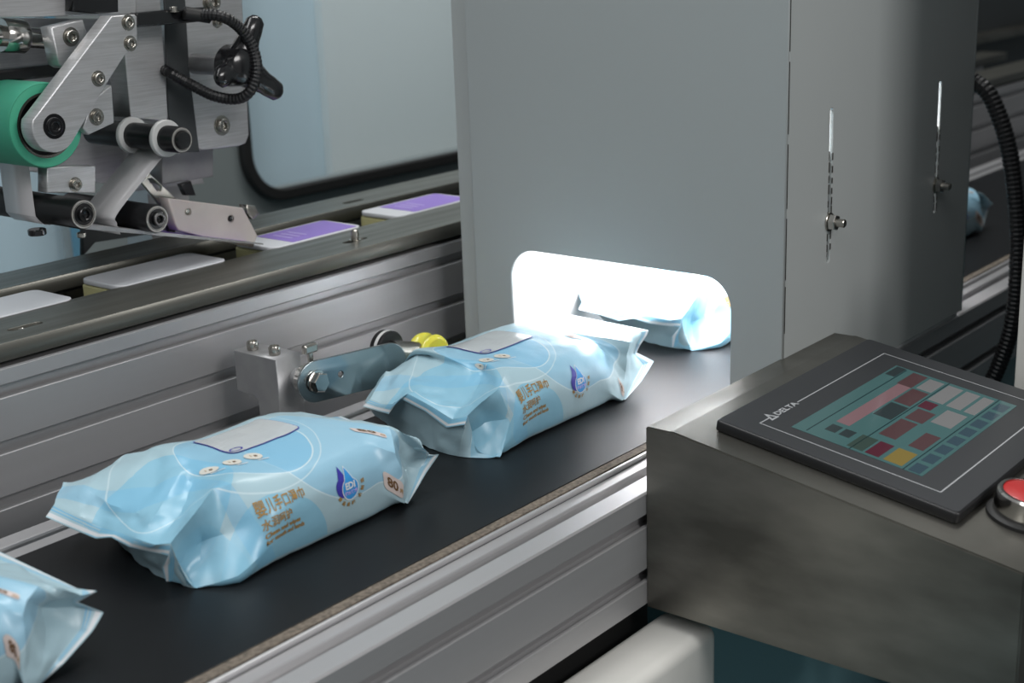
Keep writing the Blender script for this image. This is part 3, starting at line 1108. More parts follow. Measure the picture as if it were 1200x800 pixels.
    def decal(nm, me2, mt, x, s, h=0.0004, parent=film, label=None, rot=0.0, cut=0.0022):
        bm2 = bmesh.new()
        bm2.from_mesh(me2)
        bmesh.ops.triangulate(bm2, faces=bm2.faces)
        for _ in range(3):
            le = [e for e in bm2.edges if e.calc_length() > cut]
            if not le:
                break
            bmesh.ops.subdivide_edges(bm2, edges=le, cuts=1)
            bmesh.ops.triangulate(bm2, faces=bm2.faces)
        cr, sr = math.cos(rot), math.sin(rot)
        for v in bm2.verts:
            xx, yy = v.co.x * cr - v.co.y * sr, v.co.x * sr + v.co.y * cr
            v.co = at(x + xx, s + yy, h)
        m3 = bpy.data.meshes.new(nm)
        bm2.to_mesh(m3)
        bm2.free()
        return obj(nm, m3, mt, parent, label=label)
    flat = lambda pts, holes=(): curve_mesh([pts] + list(holes), 0, 0, Matrix.Identity(4))
    circ = lambda r, n=24, cx=0, cy=0: [(cx + r * math.cos(2 * math.pi * k / n), cy + r * math.sin(2 * math.pi * k / n)) for k in range(n)]
    if prints:
        fl0 = rrect(-0.0275, -0.0205, 0.0275, 0.0205, 0.004, 4)
        fl1 = rrect(-0.0268, -0.0198, 0.0268, 0.0198, 0.0034, 4)
        lb = decal('resealable_label', flat(fl0), 'navy', 0.004, 0.1070, 0.0005, label='grey resealable label with navy outline', cut=0.006)
        decal('label_sheet', flat(fl1), 'flap', 0.004, 0.1070, 0.0007, parent=lb, cut=0.006)
        decal('pull_tab', flat([(x_ * 1.5, y_) for x_, y_ in circ(0.0028)], [[(x_ * 1.5, y_) for x_, y_ in circ(0.0021)]]), 'navy', -0.018, 0.0915, 0.0009, parent=lb)
        for k, (x, s) in enumerate(((-0.0490, 0.0765), (-0.0345, 0.0755), (-0.0195, 0.0750))):
            ib = decal('round_icon', flat(circ(0.0054)), 'cardw', x, s, 0.0005, label='pale round icon')
            decal('icon_mark', flat([(0.0, -0.0016), (0.0018, -0.0018), (0.0022, 0.0002), (0.0006, 0.0008)]), 'brown', x, s, 0.0007, parent=ib)
            decal('icon_line', flat([(-0.0018, -0.0006), (-0.0015, 0.0018), (-0.0011, 0.0018), (-0.0013, -0.0006)]), 'gold', x, s, 0.0007, parent=ib)
            decal('icon_caption', flat([(-0.004, -0.0004), (0.004, -0.0004), (0.004, 0.0004), (-0.004, 0.0004)]), 'pwhite', x + 0.002, s - 0.0068, 0.0005)
        # gold lettering on the near side
        for body, sz, s, x_, bo_, sx_ in (('婴儿手口湿巾', 0.0068, 0.0340, -0.0465, 0.00012, 0.80), ('水润呵护', 0.0062, 0.0262, -0.0460, 0.0001, 0.80),
                                          ('Clean and wipes', 0.0040, 0.0205, -0.0455, 0.00014, 0.92), ('for mouth and hands', 0.0040, 0.0165, -0.0455, 0.00014, 0.80)):
            decal('lettering', text_mesh(body, sz, None, 0, bo_, 'LEFT', sx=sx_), 'gold', x_, s, 0.0005, label='gold lettering')
        # drop emblem
        ex, es = 0.0190, 0.0270
        drop = [(0.0, 0.0115)] + [(0.0062 * math.sin(a) * (1 if a < math.pi else 1), -0.0022 - 0.0062 * math.cos(math.pi - a)) for a in [0.55 + (2 * math.pi - 1.1) * k / 22 for k in range(23)]]
        em = decal('drop_emblem', flat([(-x_ - 0.0035, y_ + 0.002) for x_, y_ in drop]), 'navy', ex, es, 0.0005, label='navy and blue water drop emblem')
        decal('drop_outline', flat([(x_ * 1.1, y_ * 1.1) for x_, y_ in drop]), 'pwhite', ex + 0.0012, es, 0.0006, parent=em)
        decal('blue_drop', flat(drop), 'dblue', ex + 0.0012, es, 0.0007, parent=em)
        decal('emblem_lettering', text_mesh('EDI', 0.0055, None, 0, 0.0002), 'pwhite', ex + 0.0013, es - 0.0005, 0.0009, parent=em)
        decal('emblem_lettering', text_mesh('纯水技术', 0.0026, None, 0, 0.0001), 'purple_l', ex + 0.0013, es - 0.0046, 0.0009, parent=em)
        for k, ch in enumerate('高品质纯水制造'):
            a = math.radians(208 + k * 24 + (10 if k > 3 else 0))
            tmx = text_mesh(ch, 0.0028, Matrix.Rotation(a + math.pi / 2, 4, 'Z'), 0, 0.0001)
            decal('emblem_lettering', tmx, 'gold', ex + 0.0012 + 0.0104 * math.cos(a), es - 0.0015 + 0.0104 * math.sin(a), 0.0005)
        # count badges
        for x, s, sc, rr in ((badge_x, 0.0235, 0.95, 0.0), (0.0570, 0.0715, 0.72, 0.0)):
            bd = decal('count_badge', flat(rrect(-0.0085 * sc, -0.0062 * sc, 0.0085 * sc, 0.0062 * sc, 0.003 * sc, 4)), 'badge', x, s, 0.0005, label='pale badge reading 80片')
            decal('badge_lettering', text_mesh('80', 0.0090 * sc, None, 0, 0.00025 * sc), 'brown', x - 0.001, s, 0.0008, parent=bd)
            decal('badge_lettering', text_mesh('片', 0.0034 * sc, None, 0, 0.0001), 'gold', x + 0.0066 * sc, s - 0.001, 0.0008, parent=bd)
    return t


def LW(x, *ys):
    return [Vector((x, y, z)) for y, z in ys]


def std_rows():
    R = {}
    for i, x in enumerate(XN):
        R[i] = body_row(x)
    return R


def assemble(c, left, right, swell=0.0):
    """left / right: dicts row index -> (U list of pixel triples U8..U0 or local 4-tuples, lower list or None)"""
    rows = []
    for i, x in enumerate(XN):
        spec = left.get(i) or right.get(i)
        if spec is None:
            Ub, Lb = body_row(x)
            rows.append(close_row(Ub, Lb))
        else:
            Uq = px_row(c, list(reversed(spec[0])))
            Lq = None if spec[1] is None else [Vector(q) for q in spec[1]]
            rows.append(close_row(Uq, Lq))
    return rows


# --- pack A (the complete one in front)
cA = (0.535, 0.650, 0.0)
LOW_L2 = [(-0.088, -0.044, 0.0), (-0.090, -0.036, 0), (-0.090, -0.012, 0), (-0.085, 0.015, 0.001), (-0.079, 0.038, 0.003), (-0.074, 0.058, 0.008), (-0.078, 0.066, 0.018)]
LOW_L3 = [(-0.068, -0.0585, 0.0), (-0.066, -0.050, 0), (-0.064, -0.025, 0), (-0.063, 0, 0), (-0.062, 0.025, 0), (-0.062, 0.050, 0.0), (-0.063, 0.061, 0.006)]
left_A = {
    0: ([(53.5, 605.5, .028), (83, 618, .026), (112, 630, .022), (130, 628.6, .026), (150, 639, .024), (169, 644, .023), (197.5, 650, .023), (190, 664, .013), (194.5, 681, .0025)], None),
    1: ([(64, 590, .033), (92, 604, .032), (120, 616, .028), (142, 623, .029), (160, 631, .029), (182, 638, .029), (200, 636, .030), (208, 656, .018), (203, 681, .0025)], None),
    2: ([(73, 563.5, .037), (98, 569, .041), (128, 590, .038), (158, 600, .037), (182, 604, .038), (211, 602, .035), (229, 600, .043), (236, 634, .020), (232, 688, .001)], LOW_L2),
    3: ([(-0.066, 0.0635, 0.030, 0), (146, 531, .046), (170, 533, .0505), (194, 545, .0495), (212, 553, .0480), (226, 567, .0425), (250, 573, .048), (264, 625, .024), (-0.070, -0.061, 0.006, 0)], LOW_L3),
    4: ([(-0.040, 0.0610, 0.020, 0), (-0.040, 0.0595, 0.038, 0), (-0.040, 0.0475, 0.0515, 0), (-0.040, 0.026, 0.0540, 0), (-0.040, 0.004, 0.0515, 0), (-0.036, -0.020, 0.0515, 0), (-0.038, -0.041, 0.0490, 0), (-0.040, -0.0580, 0.032, 0), (-0.040, -0.0605, 0.016, 0)], [(-0.04, y, z) for y, z in BODY_L]),
}
right_A = {
    8: ([(0.064, 0.0600, 0.022, 0), (0.063, 0.054, 0.036, 0), (0.062, 0.036, 0.046, 0), (448, 496, .0500), (456, 502, .0490), (461, 513, .0455), (463, 531, .0385), (472, 562, .0205), (474, 590.5, .004)],
        [(0.066, -0.0560, 0.0015), (0.066, -0.050, 0), (0.066, -0.025, 0), (0.066, 0, 0), (0.066, 0.025, 0), (0.066, 0.050, 0), (0.066, 0.058, 0.006)]),
    9: ([(0.088, 0.050, 0.022, 0), (0.086, 0.042, 0.034, 0), (488, 513, .040), (480, 511, .043), (478, 521, .035), (469, 537, .027), (477, 546, .0200), (480, 562, .0125), (476, 589.5, .0030)],
        [(0.074, -0.052, 0.001), (0.084, -0.046, 0.001), (0.089, -0.025, 0.002), (0.090, 0, 0.004), (0.090, 0.020, 0.008), (0.090, 0.036, 0.013), (0.089, 0.045, 0.018)]),
    10: ([(0.100, 0.046, 0.026, 0), (0.0985, 0.036, 0.032, 0), (496, 525, .034), (494, 527, .031), (500, 531, .0265), (498, 537, .0215), (491, 549, .0160), (484, 569, .009), (477, 589.5, .0025)], None),
    11: ([(0.107, 0.044, 0.027, 0), (0.106, 0.034, 0.031, 0), (502, 530, .032), (501, 533, .028), (507, 533, .0245), (514, 532, .0205), (499, 554, .0140), (488, 573, .007), (478, 590, .0015)], None),
}
rowsA = assemble(cA, left_A, right_A)
pack('whole light blue wipes pack in the foreground, beside the guide wheel arm', cA, rowsA, 3.1, 'light blue wipes packs on the belt')

# --- pack B (second, lit by the tunnel)
cB = (0.777, 0.655, 0.0)
left_B = {
    0: ([(425, 476, .027), (440, 480, .026), (455.6, 484, .026), (468.7, 466, .036), (498, 481, .030), (523, 500, .022), (544.7, 497, .028), (537, 512, .013), (549, 532, .002)], None),
    1: ([(434, 467, .032), (447, 472, .031), (460, 473, .033), (478, 461, .040), (506, 476, .034), (530, 491, .028), (548, 487, .033), (553, 505, .018), (557, 532.5, .002)], None),
    2: ([(452, 434, .040), (468, 438, .043), (482, 447, .041), (500, 452, .041), (524, 463, .038), (545, 474, .035), (566, 470, .042), (568, 495, .022), (586, 535.5, .0008)], LOW_L2),
    3: ([(-0.066, 0.0635, 0.030, 0), (490, 413, .047), (512, 421, .048), (532, 429, .047), (552, 436, .046), (566, 440, .043), (584, 455, .047), (598, 490, .024), (-0.070, -0.061, 0.006, 0)], LOW_L3),
    4: left_A[4],
}
right_B = {
    8: ([(0.064, 0.0600, 0.022, 0), (0.063, 0.054, 0.040, 0), (0.062, 0.036, 0.0500, 0), (0.062, 0.015, 0.0515, 0), (0.063, -0.012, 0.0505, 0), (0.064, -0.034, 0.0480, 0), (0.066, -0.050, 0.0400, 0), (0.067, -0.0590, 0.024, 0), (729, 469, .002)],
        [(0.066, -0.0560, 0.0010), (0.066, -0.050, 0), (0.066, -0.025, 0), (0.066, 0, 0), (0.066, 0.025, 0), (0.066, 0.050, 0), (0.066, 0.058, 0.006)]),
    9: ([(0.086, 0.052, 0.030, 0), (0.084, 0.044, 0.042, 0), (0.082, 0.026, 0.049, 0), (738, 389, .049), (738, 400, .046), (736, 415, .036), (733, 436, .0215), (731, 452, .0120), (730, 468, .0020)],
        [(0.074, -0.052, 0.001), (0.084, -0.046, 0.001), (0.089, -0.025, 0.002), (0.090, 0, 0.004), (0.090, 0.020, 0.010), (0.090, 0.036, 0.018), (0.089, 0.045, 0.025)]),
    10: ([(0.100, 0.050, 0.036, 0), (0.0985, 0.040, 0.044, 0), (0.0965, 0.020, 0.050, 0), (751, 388, .047), (746, 402, .038), (743, 414, .028), (752, 428, .0160), (741, 450, .008), (732, 468, .0018)], None),
    11: ([(0.108, 0.048, 0.038, 0), (0.107, 0.038, 0.045, 0), (0.106, 0.020, 0.050, 0), (760, 387, .047), (750, 404, .036), (746, 413, .027), (766, 423, .0160), (752, 446, .007), (733, 468, .0014)], None),
}
pack('light blue wipes pack at the tunnel entrance, its right end brightly lit', cB, assemble(cB, left_B, right_B), 8.7, 'light blue wipes packs on the belt', badge_x=0.076)

# --- pack C (leaving the frame at the lower left)
cC = (0.2755, 0.646, 0.0)
right_C = {
    8: ([(0.064, 0.0600, 0.022, 0), (14, 660, .040), (24, 671, .045), (36, 680, .047), (44, 687, .0470), (32, 703, .0440), (28, 722, .038), (30, 762, .022), (30, 807, .004)],
        right_A[8][1]),
    9: ([(0.086, 0.046, 0.022, 0), (50, 680, .034), (66, 687, .041), (74, 690, .042), (70, 702, .036), (50, 712, .029), (54, 734, .0225), (50, 770, .0130), (40, 804, .0030)],
        right_A[9][1]),
    10: ([(0.098, 0.042, 0.026, 0), (82, 688, .033), (96, 690, .038), (94, 697, .037), (84, 704, .0305), (96, 711, .0245), (93, 736, .0160), (66, 772, .009), (46, 802, .002)], None),
    11: ([(0.104, 0.042, 0.027, 0), (92, 690, .034), (101, 691, .038), (113, 692, .038), (90, 705, .0295), (121, 717, .0215), (108, 739, .0145), (76, 775, .007), (50, 799, .0012)], None),
}
left_std = {}
dC = Vector(cA)
for i in range(4):
    left_std[i] = ([tuple(PZ(*p) - dC) + (0,) if len(p) == 3 else p for p in left_A[i][0]], left_A[i][1])
left_std[4] = left_A[4]
right_std = {}
for i in range(8, 12):
    right_std[i] = ([tuple(PZ(*p) - dC) + (0,) if len(p) == 3 else p for p in right_A[i][0]], right_A[i][1])
pack('light blue wipes pack cut off by the lower left corner of the picture', cC, assemble(cC, left_std, right_C), 5.3, 'light blue wipes packs on the belt', badge_x=0.050)

# --- pack D inside the tunnel, pack E on the belt beyond it
cD = (1.078, 0.662, 0.0)
pack('light blue wipes pack seen through the lit slot inside the tunnel', cD, assemble(cD, left_std, right_std), 12.4, 'light blue wipes packs on the belt')
cE = (1.490, 0.652, 0.0)
pack('light blue wipes pack on the belt beyond the tunnel, right of its side panel', cE, assemble(cE, left_std, right_std), 17.9, 'light blue wipes packs on the belt')


# ------------------------------------------------------------------ labelling machine
lab = thing('labelling_machine', 'labelling head over the raised conveyor, with green roller, black rollers and star knob', 'labelling machine', (0.62, 0.92, 0.15))
NY = (0, -1, 0)


def pY(u, v, y):
    return PY(u, v, y)


def pxr(px, y, u=100, v=150):
    """radius in metres of px picture pixels at depth y"""
    q = PY(u, v, y)
    dep = float(R_[2] @ (np.array(q) - CAM))
    return px * dep / F_


# back plate and cross pieces (furthest first)
def plate(nm, px, y, t, mt='brushed', bev=0.0008, label=None, holes=()):
    return obj(nm, plateY(pixY(px, y), y, t, bev, [pixY(h, y) for h in holes]), mt, lab, label=label)


plate('back_plate', [(-60, 20), (120, 22), (190, 40), (192, 200), (120, 215), (70, 205), (-60, 190)], 1.035, 0.012, 'brushed_x', label='large brushed rear plate')
plate('upper_plate', [(-60, -60), (160, -60), (160, 17), (-60, 22)], 0.905, 0.010, 'brushed', label='upper brushed plate')
plate('lower_bracket', [(190, 172), (250, 172), (250, 207), (190, 216)], 0.975, 0.020, 'block')
plate('lower_bracket', [(55, 196), (112, 194), (112, 226), (55, 226)], 0.905, 0.012, 'brushed')
plate('lower_bracket', [(148, 140), (205, 130), (240, 215), (150, 225)], 1.03, 0.006, 'brushed_x')
col_ = plate('column_plate', [(139, -60), (184, -60), (197, 134), (196, 142), (153, 138), (146, 60)], 0.930, 0.022, 'brushed', label='upright brushed column')
# main right-hand block
rb = [(211, -60), (281, -60), (292, 158), (288, 168), (281, 171), (238, 176), (232, 174), (229, 168), (216, 60)]
rblk = plate('side_block', rb, 0.935, 0.040, 'brushed', 0.001, label='brushed aluminium block with rounded lower corner')
obj('cap_screw', screw(pY(260, 147, 0.935), NY, pxr(9, 0.935), 0.004), 'nickel', rblk, smooth=False)
obj('cap_screw', screw(pY(247, 3, 0.935), NY, pxr(9, 0.935), 0.006), 'nickel', rblk, smooth=False)
obj('cap_screw', screw(pY(254, 26, 0.935), NY, pxr(5, 0.935), 0.004), 'nickel', rblk, smooth=False)
plate('gap_shade', [(190, -60), (214, -60), (222, 80), (234, 178), (205, 178), (197, 130)], 0.9335, 0.0015, 'dark', label='dark sheet standing in for the shade between column and block')  # dark sheet added as shade over the block's side face
plate('black_clamp', [(86, -30), (138, -40), (139, 14), (112, 16), (86, 13)], 0.895, 0.02, 'blackp', label='black plastic clamp')
obj('cross_rod', box((pY(-60, 60, 0.93).x, 0.925, pY(40, 92, 0.93).z), (pY(78, 60, 0.93).x, 0.94, pY(40, 77, 0.93).z), 0.002), 'black', lab)
# steel shaft with clamp ring, upper left
sA, sB_ = pY(-60, 38, 0.92), pY(66, 48, 0.92)
obj('steel_shaft', tube([sA, pY(62, 46, 0.92)], pxr(11.5, 0.92), 24, smooth_path=False), 'chrome', lab, smooth=True)
cc = pY(14, 42, 0.92)
dr = (pY(62, 46, 0.92) - sA).normalized()
cr_ = obj('clamp_ring', lathe([(pxr(11, .92), -0.009), (pxr(18, .92), -0.009), (pxr(19, .92), -0.008), (pxr(19, .92), 0.008), (pxr(18, .92), 0.009), (pxr(11, .92), 0.009)], cc, dr, 36), 'chrome', lab, smooth=True)
plate('clamp_bracket', [(60, 32), (97, 23), (103, 40), (76, 80), (69, 76)], 0.890, 0.014, 'brushed', label='small bracket holding the shaft')
obj('cap_screw', screw(pY(83, 43, 0.890), NY, pxr(7.5, 0.89), 0.003), 'nickel', lab, smooth=False)


def roller(nm, u, v, y, rpx, length, mt='black', rings=(), label=None, core=True):
    c = pY(u, v, y)
    r = pxr(rpx, y, u, v)
    ro = obj(nm, lathe([(0, 0), (r * .82, 0), (r * .82, 0.0), (r * .96, 0.0), (r, 0.0008), (r, length), (0, length)], c, (0, 1, 0), 40), mt, lab, smooth=True, label=label)
    obj('bearing_ring', lathe([(r * .93, 0.0002), (r * .92, -0.0006), (r * .74, -0.0006), (r * .73, 0.0002)], c, (0, 1, 0), 40), 'ring_metal', ro, smooth=True)
    obj('bearing_seal', lathe([(r * .81, -0.0007), (r * .79, -0.0009), (r * .77, -0.0007)], c, (0, 1, 0), 40), 'black', ro, smooth=True)
    if core:
        obj('roller_screw', screw(c, NY, r * 0.50, 0.004, False), 'blackp', ro, smooth=False)
    else:
        obj('roller_cap', lathe([(r * .70, 0), (r * .62, -0.003), (0, -0.0034)], c, (0, 1, 0), 36), 'blackp', ro, smooth=True)
    for h in rings:
        rr = r * 1.42
        obj('guide_ring', lathe([(r, h - 0.0022), (rr * .97, h - 0.0022), (rr, h - 0.0016), (rr, h + 0.0016), (rr * .97, h + 0.0022), (r, h + 0.0022)], c, (0, 1, 0), 40), 'ring_white', ro, smooth=True, label='white guide ring')
    return ro, c, r


r1, c1, rr1 = roller('guide_roller', 98, 251, 0.872, 18, 0.150, label='lower left black roller')
r2, c2, rr2 = roller('guide_roller', 184, 256.5, 0.872, 16.5, 0.110, label='lower right black roller')
r3, c3, rr3 = roller('guide_roller', 213, 164, 0.862, 15.5, 0.110, rings=(0.019, 0.060), core=False, label='upper black roller with white rings')
# green drive roller
gy = 0.880
gc = pY(54, 147, gy)
gr = pxr(49, gy)
g = obj('green_roller', lathe([(gr * .76, 0.0), (gr * .97, 0.0), (gr, 0.002), (gr, 0.120), (gr * .97, 0.122), (gr * .76, 0.122)], gc, (0, 1, 0), 64), 'green', lab, smooth=True, label='green silicone covered roller')
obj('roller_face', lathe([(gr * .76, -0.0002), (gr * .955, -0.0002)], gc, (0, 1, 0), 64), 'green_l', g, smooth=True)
obj('roller_core', lathe([(gr * .76, 0.0), (gr * .74, 0.001), (gr * .70, 0.006), (gr * .5, 0.006), (0, 0.006)], gc, (0, 1, 0), 48), 'black', g, smooth=True)
obj('core_ring', lathe([(gr * .757, -0.0004), (gr * .70, -0.0004), (gr * .69, 0.003)], gc, (0, 1, 0), 48), 'nickel', g, smooth=True)
# tab behind the arm
plate('tab', [(108, 118), (131, 100), (134, 144), (104, 158), (97, 150)], 0.872, 0.008, 'brushed')
obj('cap_screw', screw(pY(113, 137, 0.872), NY, pxr(7, 0.872), 0.003), 'nickel', lab, smooth=False)
# the diagonal arm
YA = 0.858
aw = pY(64, 149, YA)
ar = pxr(29, YA)
arm_px = [(131, 19), (158, 17), (160.5, 19), (161.5, 57), (148, 62), (129, 92)]
pts = pixY(arm_px, YA)
loop = list(pts)
for i in range(17):
    a = math.radians(-38 - 165 * i / 16)
    loop.append((aw.x + ar * math.cos(a), aw.z + ar * math.sin(a)))
am = obj('tension_arm', plateY(loop, YA, 0.014, 0.0007), 'brushed', lab, label='brushed diagonal roller arm')
for u, v in ((150, 26.5), (152.5, 51), (115, 92)):
    obj('cap_screw', screw(pY(u, v, YA), NY, pxr(6.5, YA), 0.003), 'nickel', am, smooth=False)
obj('pivot_screw', screw(pY(63.5, 148, YA), NY, pxr(10, YA), 0.002), 'blackp', am, smooth=False)
obj('cap_screw', screw(pY(88, 216, 0.905), NY, pxr(6, 0.905), 0.004), 'nickel', lab, smooth=False)


# label backing web: ribbons around the rollers
def ribbon(nm, pathxz, ya, yb, th=0.0004, label=None):
    """pathxz = [(x, z)] joined smoothly; ribbon spans ya..yb"""
    P = catmull([Vector((x, 0, z)) for x, z in pathxz], 6)
    bm = bmesh.new()
    rows = [[bm.verts.new((q.x, y, q.z)) for y in (ya, yb)] for q in P]
    for A, B in zip(rows, rows[1:]):
        bm.faces.new((A[0], A[1], B[1], B[0]))
    me = tomesh(bm)
    o = obj(nm, me, 'web', lab, smooth=True, label=label)
    md = o.modifiers.new('thickness', 'SOLIDIFY')
    md.thickness = th
    return o


def onroll(c, r, deg):
    a = math.radians(deg)
    return (c.x + (r + 0.0006) * math.cos(a), c.z + (r + 0.0006) * math.sin(a))


wy0, wy1 = 0.915, 0.953
ribbon('label_web', [(c1.x - rr1 + 0.001, gc.z - gr * 0.55), (c1.x - rr1 - 0.0005, gc.z - gr * 0.9), onroll(c1, rr1, 176), onroll(c1, rr1, 205), onroll(c1, rr1, 240), onroll(c1, rr1, 270), onroll(c1, rr1, 285)], wy0, wy1, label='white label backing web under the green roller')
ribbon('label_web', [onroll(c3, rr3, 60), onroll(c3, rr3, 20), onroll(c3, rr3, -25), onroll(c3, rr3, -45), (c2.x - rr2 - 0.012, c2.z + rr2 * .9), (c2.x - rr2 - 0.016, c2.z), (c2.x - rr2 - 0.014, c2.z - rr2 * .8)], 0.885, 0.925, label='white web running down between the rollers')

# peel plate: thin sloping tongue reaching to the channel
q = [pY(95, 268, 0.885), pY(309, 291, 0.885)]
bm = bmesh.new()
L0 = Vector((q[0].x, 0, q[0].z))
L1_ = Vector((q[1].x, 0, q[1].z))
L1_.z = max(L1_.z, 0.1075)
vs = []
for pnt, th in ((L0, 0.0040), (L1_, 0.0012)):
    for y in (0.885, 0.932):
        vs.append((bm.verts.new((pnt.x, y, pnt.z)), bm.verts.new((pnt.x, y, pnt.z + th))))
(a0_, a1_), (b0_, b1_), (c0_, c1_), (d0_, d1_) = vs
for f in ((a0_, c0_, d0_, b0_), (a1_, b1_, d1_, c1_), (a0_, a1_, c1_, c0_), (b0_, d0_, d1_, b1_), (a0_, b0_, b1_, a1_), (c0_, c1_, d1_, d0_)):
    bm.faces.new(f)
pp_ = obj('peel_plate', tomesh(bm), 'block', lab, label='thin polished peel plate')
bm = bmesh.new()
La = L0.lerp(L1_, 0.45)
Lb_ = L0.lerp(L1_, 0.93)
za, zb_ = 0.0040 * .55 + .0012 * .45 + 0.0002, 0.0040 * .07 + .0012 * .93 + 0.0002
va = [bm.verts.new((La.x, y, La.z + za)) for y in (0.887, 0.930)]
vb = [bm.verts.new((Lb_.x, y, Lb_.z + zb_)) for y in (0.930, 0.887)]
bm.faces.new(va + vb)
obj('peeled_label', tomesh(bm), 'purple', pp_, label='purple label on the peel plate')
# applicator block (aged nylon) with slotted arm behind it
plate('slotted_arm', [(163, 210), (172, 200), (206, 232), (240, 252), (232, 262), (196, 250)], 0.925, 0.004, 'nickel', 0.0004, 'slotted steel arm',
      holes=[[(173, 209), (178, 208), (190, 219), (189, 224), (184, 224)]])
plate('black_lug', [(186, 246), (196, 240), (206, 262), (206, 274), (199, 273)], 0.905, 0.004, 'black')
ab = plate('wiper_block', [(197, 232), (285, 243.5), (302, 276), (297, 290), (262, 284), (209, 270), (205, 262)], 0.893, 0.012, 'nylon_y', 0.001, 'translucent off-white wiper block')
obj('block_screw', lathe([(0, 0.0004), (0.0016, 0.0006), (0.0028, -0.0002), (0.0030, 0.0008)], pY(220, 248, 0.893), NY, 20), 'nickel', ab)
obj('block_screw', lathe([(0, 0.0004), (0.0018, 0.0006), (0.0028, -0.0002), (0.0030, 0.0008)], pY(270, 256, 0.893), NY, 20), 'blackp', ab)
plate('end_stop', [(289, 240), (299, 241), (304, 250), (297, 257), (290, 250)], 0.915, 0.010, 'nickel')
plate('sensor_foot', [(212, 216), (224, 212), (230, 229), (218, 229)], 0.965, 0.006, 'black')
obj('foot_knob', cyl(0.0065, 0, 0.0045, pY(43, 268, 0.90), (0, 0, -1), 24), 'blackp', lab, smooth=True)
obj('foot_knob', cyl(0.0035, 0, 0.004, pY(95, 272, 0.92), (0, 0, -1), 20), 'nickel', lab, smooth=True)
# side wall of the head down by the rail
plate('head_foot', [(98, 236), (205, 240), (205, 270), (112, 284), (98, 300)], 1.045, 0.006, 'dark')
# star knob on its shaft
YK = 0.885
kc = pY(276, 77, YK)
sh = obj('knob_shaft', cyl(pxr(13, 0.91), 0, 0.052, (kc.x, YK, kc.z), (0, 1, 0), 32), 'block', lab, smooth=True, label='turned aluminium spacer')


def star_knob():
    bm = bmesh.new()
    lob = [(293, 18), (322, 111), (247, 92)]
    rk = pxr(17, YK)
    for (u, v) in lob:
        e = pY(u, v, YK)
        P = [Vector((kc.x, YK - 0.004, kc.z)), Vector((kc.x, YK - 0.006, kc.z)).lerp(Vector((e.x, YK - 0.008, e.z)), 0.55), Vector((e.x, YK - 0.009, e.z))]
        d = (P[2] - P[0]).normalized()
        n_ = Vector((0, 1, 0))
        s_ = d.cross(n_).normalized()
        rings = []
        segs = 14
        Ln = (P[2] - P[0]).length
        for k in range(15):
            t = k / 14
            p_ = P[0].lerp(P[2], t * 0.86 + 0.0)
            wr = rk * (1.5 - 0.62 * min(1, t * 1.5)) if t < 0.8 else rk * 0.88
            if k >= 12:
                ph = (k - 11) / 3 * math.pi / 2
                p_ = P[0].lerp(P[2], (11 / 14) * 0.86) + d * (Ln * 0.10 + rk * 0.9 * math.sin(ph))
                wr = rk * 0.88 * max(math.cos(ph), 0.04)
            rings.append([bm.verts.new(p_ + s_ * (wr * math.cos(a)) + n_ * (wr * 0.72 * math.sin(a))) for a in [2 * math.pi * j / segs for j in range(segs)]])
        for A, B in zip(rings, rings[1:]):
            for j in range(segs):
                bm.faces.new((A[j], A[(j + 1) % segs], B[(j + 1) % segs], B[j]))
        bm.faces.new(rings[-1])
        bm.faces.new(rings[0])
    lathe([(0, -0.016), (rk * .9, -0.0155), (rk * 1.3, -0.013), (rk * 1.5, -0.008), (rk * 1.6, 0.006), (0, 0.008)], (kc.x, YK, kc.z), (0, 1, 0), 32, bm)
    return tomesh(bm)


obj('star_knob', star_knob(), 'blackp', lab, smooth=True, label='glossy black three-lobed star knob')
# sensor bar, its connector and the corrugated cable loop
obj('sensor_bar', box((pY(158, 30, 0.90).x, 0.897, pY(160, 32, 0.90).z), (pY(240, 20, 0.90).x, 0.909, pY(190, 12, 0.90).z), 0.0015), 'blackp', lab, label='black sensor bar')
obj('cap_screw', screw(pY(204, 14, 0.895), (0, 0, 1), 0.003, 0.004), 'nickel', lab, smooth=False)
obj('connector', tube([pY(216, 15, 0.892), pY(246, 20, 0.885)], pxr(8, 0.89), 18, smooth_path=False), 'rubber', lab, smooth=True)
Yc = 0.872
cab = [pY(238, 17, 0.885), pY(262, 20, Yc), pY(282, 34, Yc), pY(297, 58, Yc - .002), pY(301, 86, Yc - .004), pY(292, 108, Yc), pY(276, 116, Yc + .01), pY(250, 112, Yc + .025), pY(222, 98, Yc + .042), pY(200, 86, Yc + .050), pY(188, 80, Yc + .066), pY(176, 74, Yc + .075)]
obj('corrugated_cable', tube(cab, pxr(7.5, Yc), 12, 0.08, 0.0030), 'cable', lab, label='black corrugated cable loop')
obj('head_support', box((pY(150, 0, 1.06).x, 1.062, -0.9), (pY(200, 0, 1.06).x, 1.10, 0.44)), 'alu', lab)
obj('head_beam', box((0.50, 0.88, 0.40), (0.90, 1.10, 0.44)), 'alu', lab)


# ------------------------------------------------------------------ machine cabinet behind
YD = 1.50
cab_ = thing('machine_cabinet', 'grey machine cabinet behind with windowed door framed by black rubber gasket', 'cabinet', (1.4, 1.6, -0.9))
g0 = PY(300, 215, YD)
gl = PY(288, 150, YD).x            # inner left edge of the gasket
gb_ = PY(360, 213, YD).z
rr_ = 0.055
inner = rrect(gl, gb_, gl + 1.05, gb_ + 0.85, rr_, 12)
outer_ = rrect(gl - 0.017, gb_ - 0.017, gl + 1.067, gb_ + 0.867, rr_ + 0.017, 12)
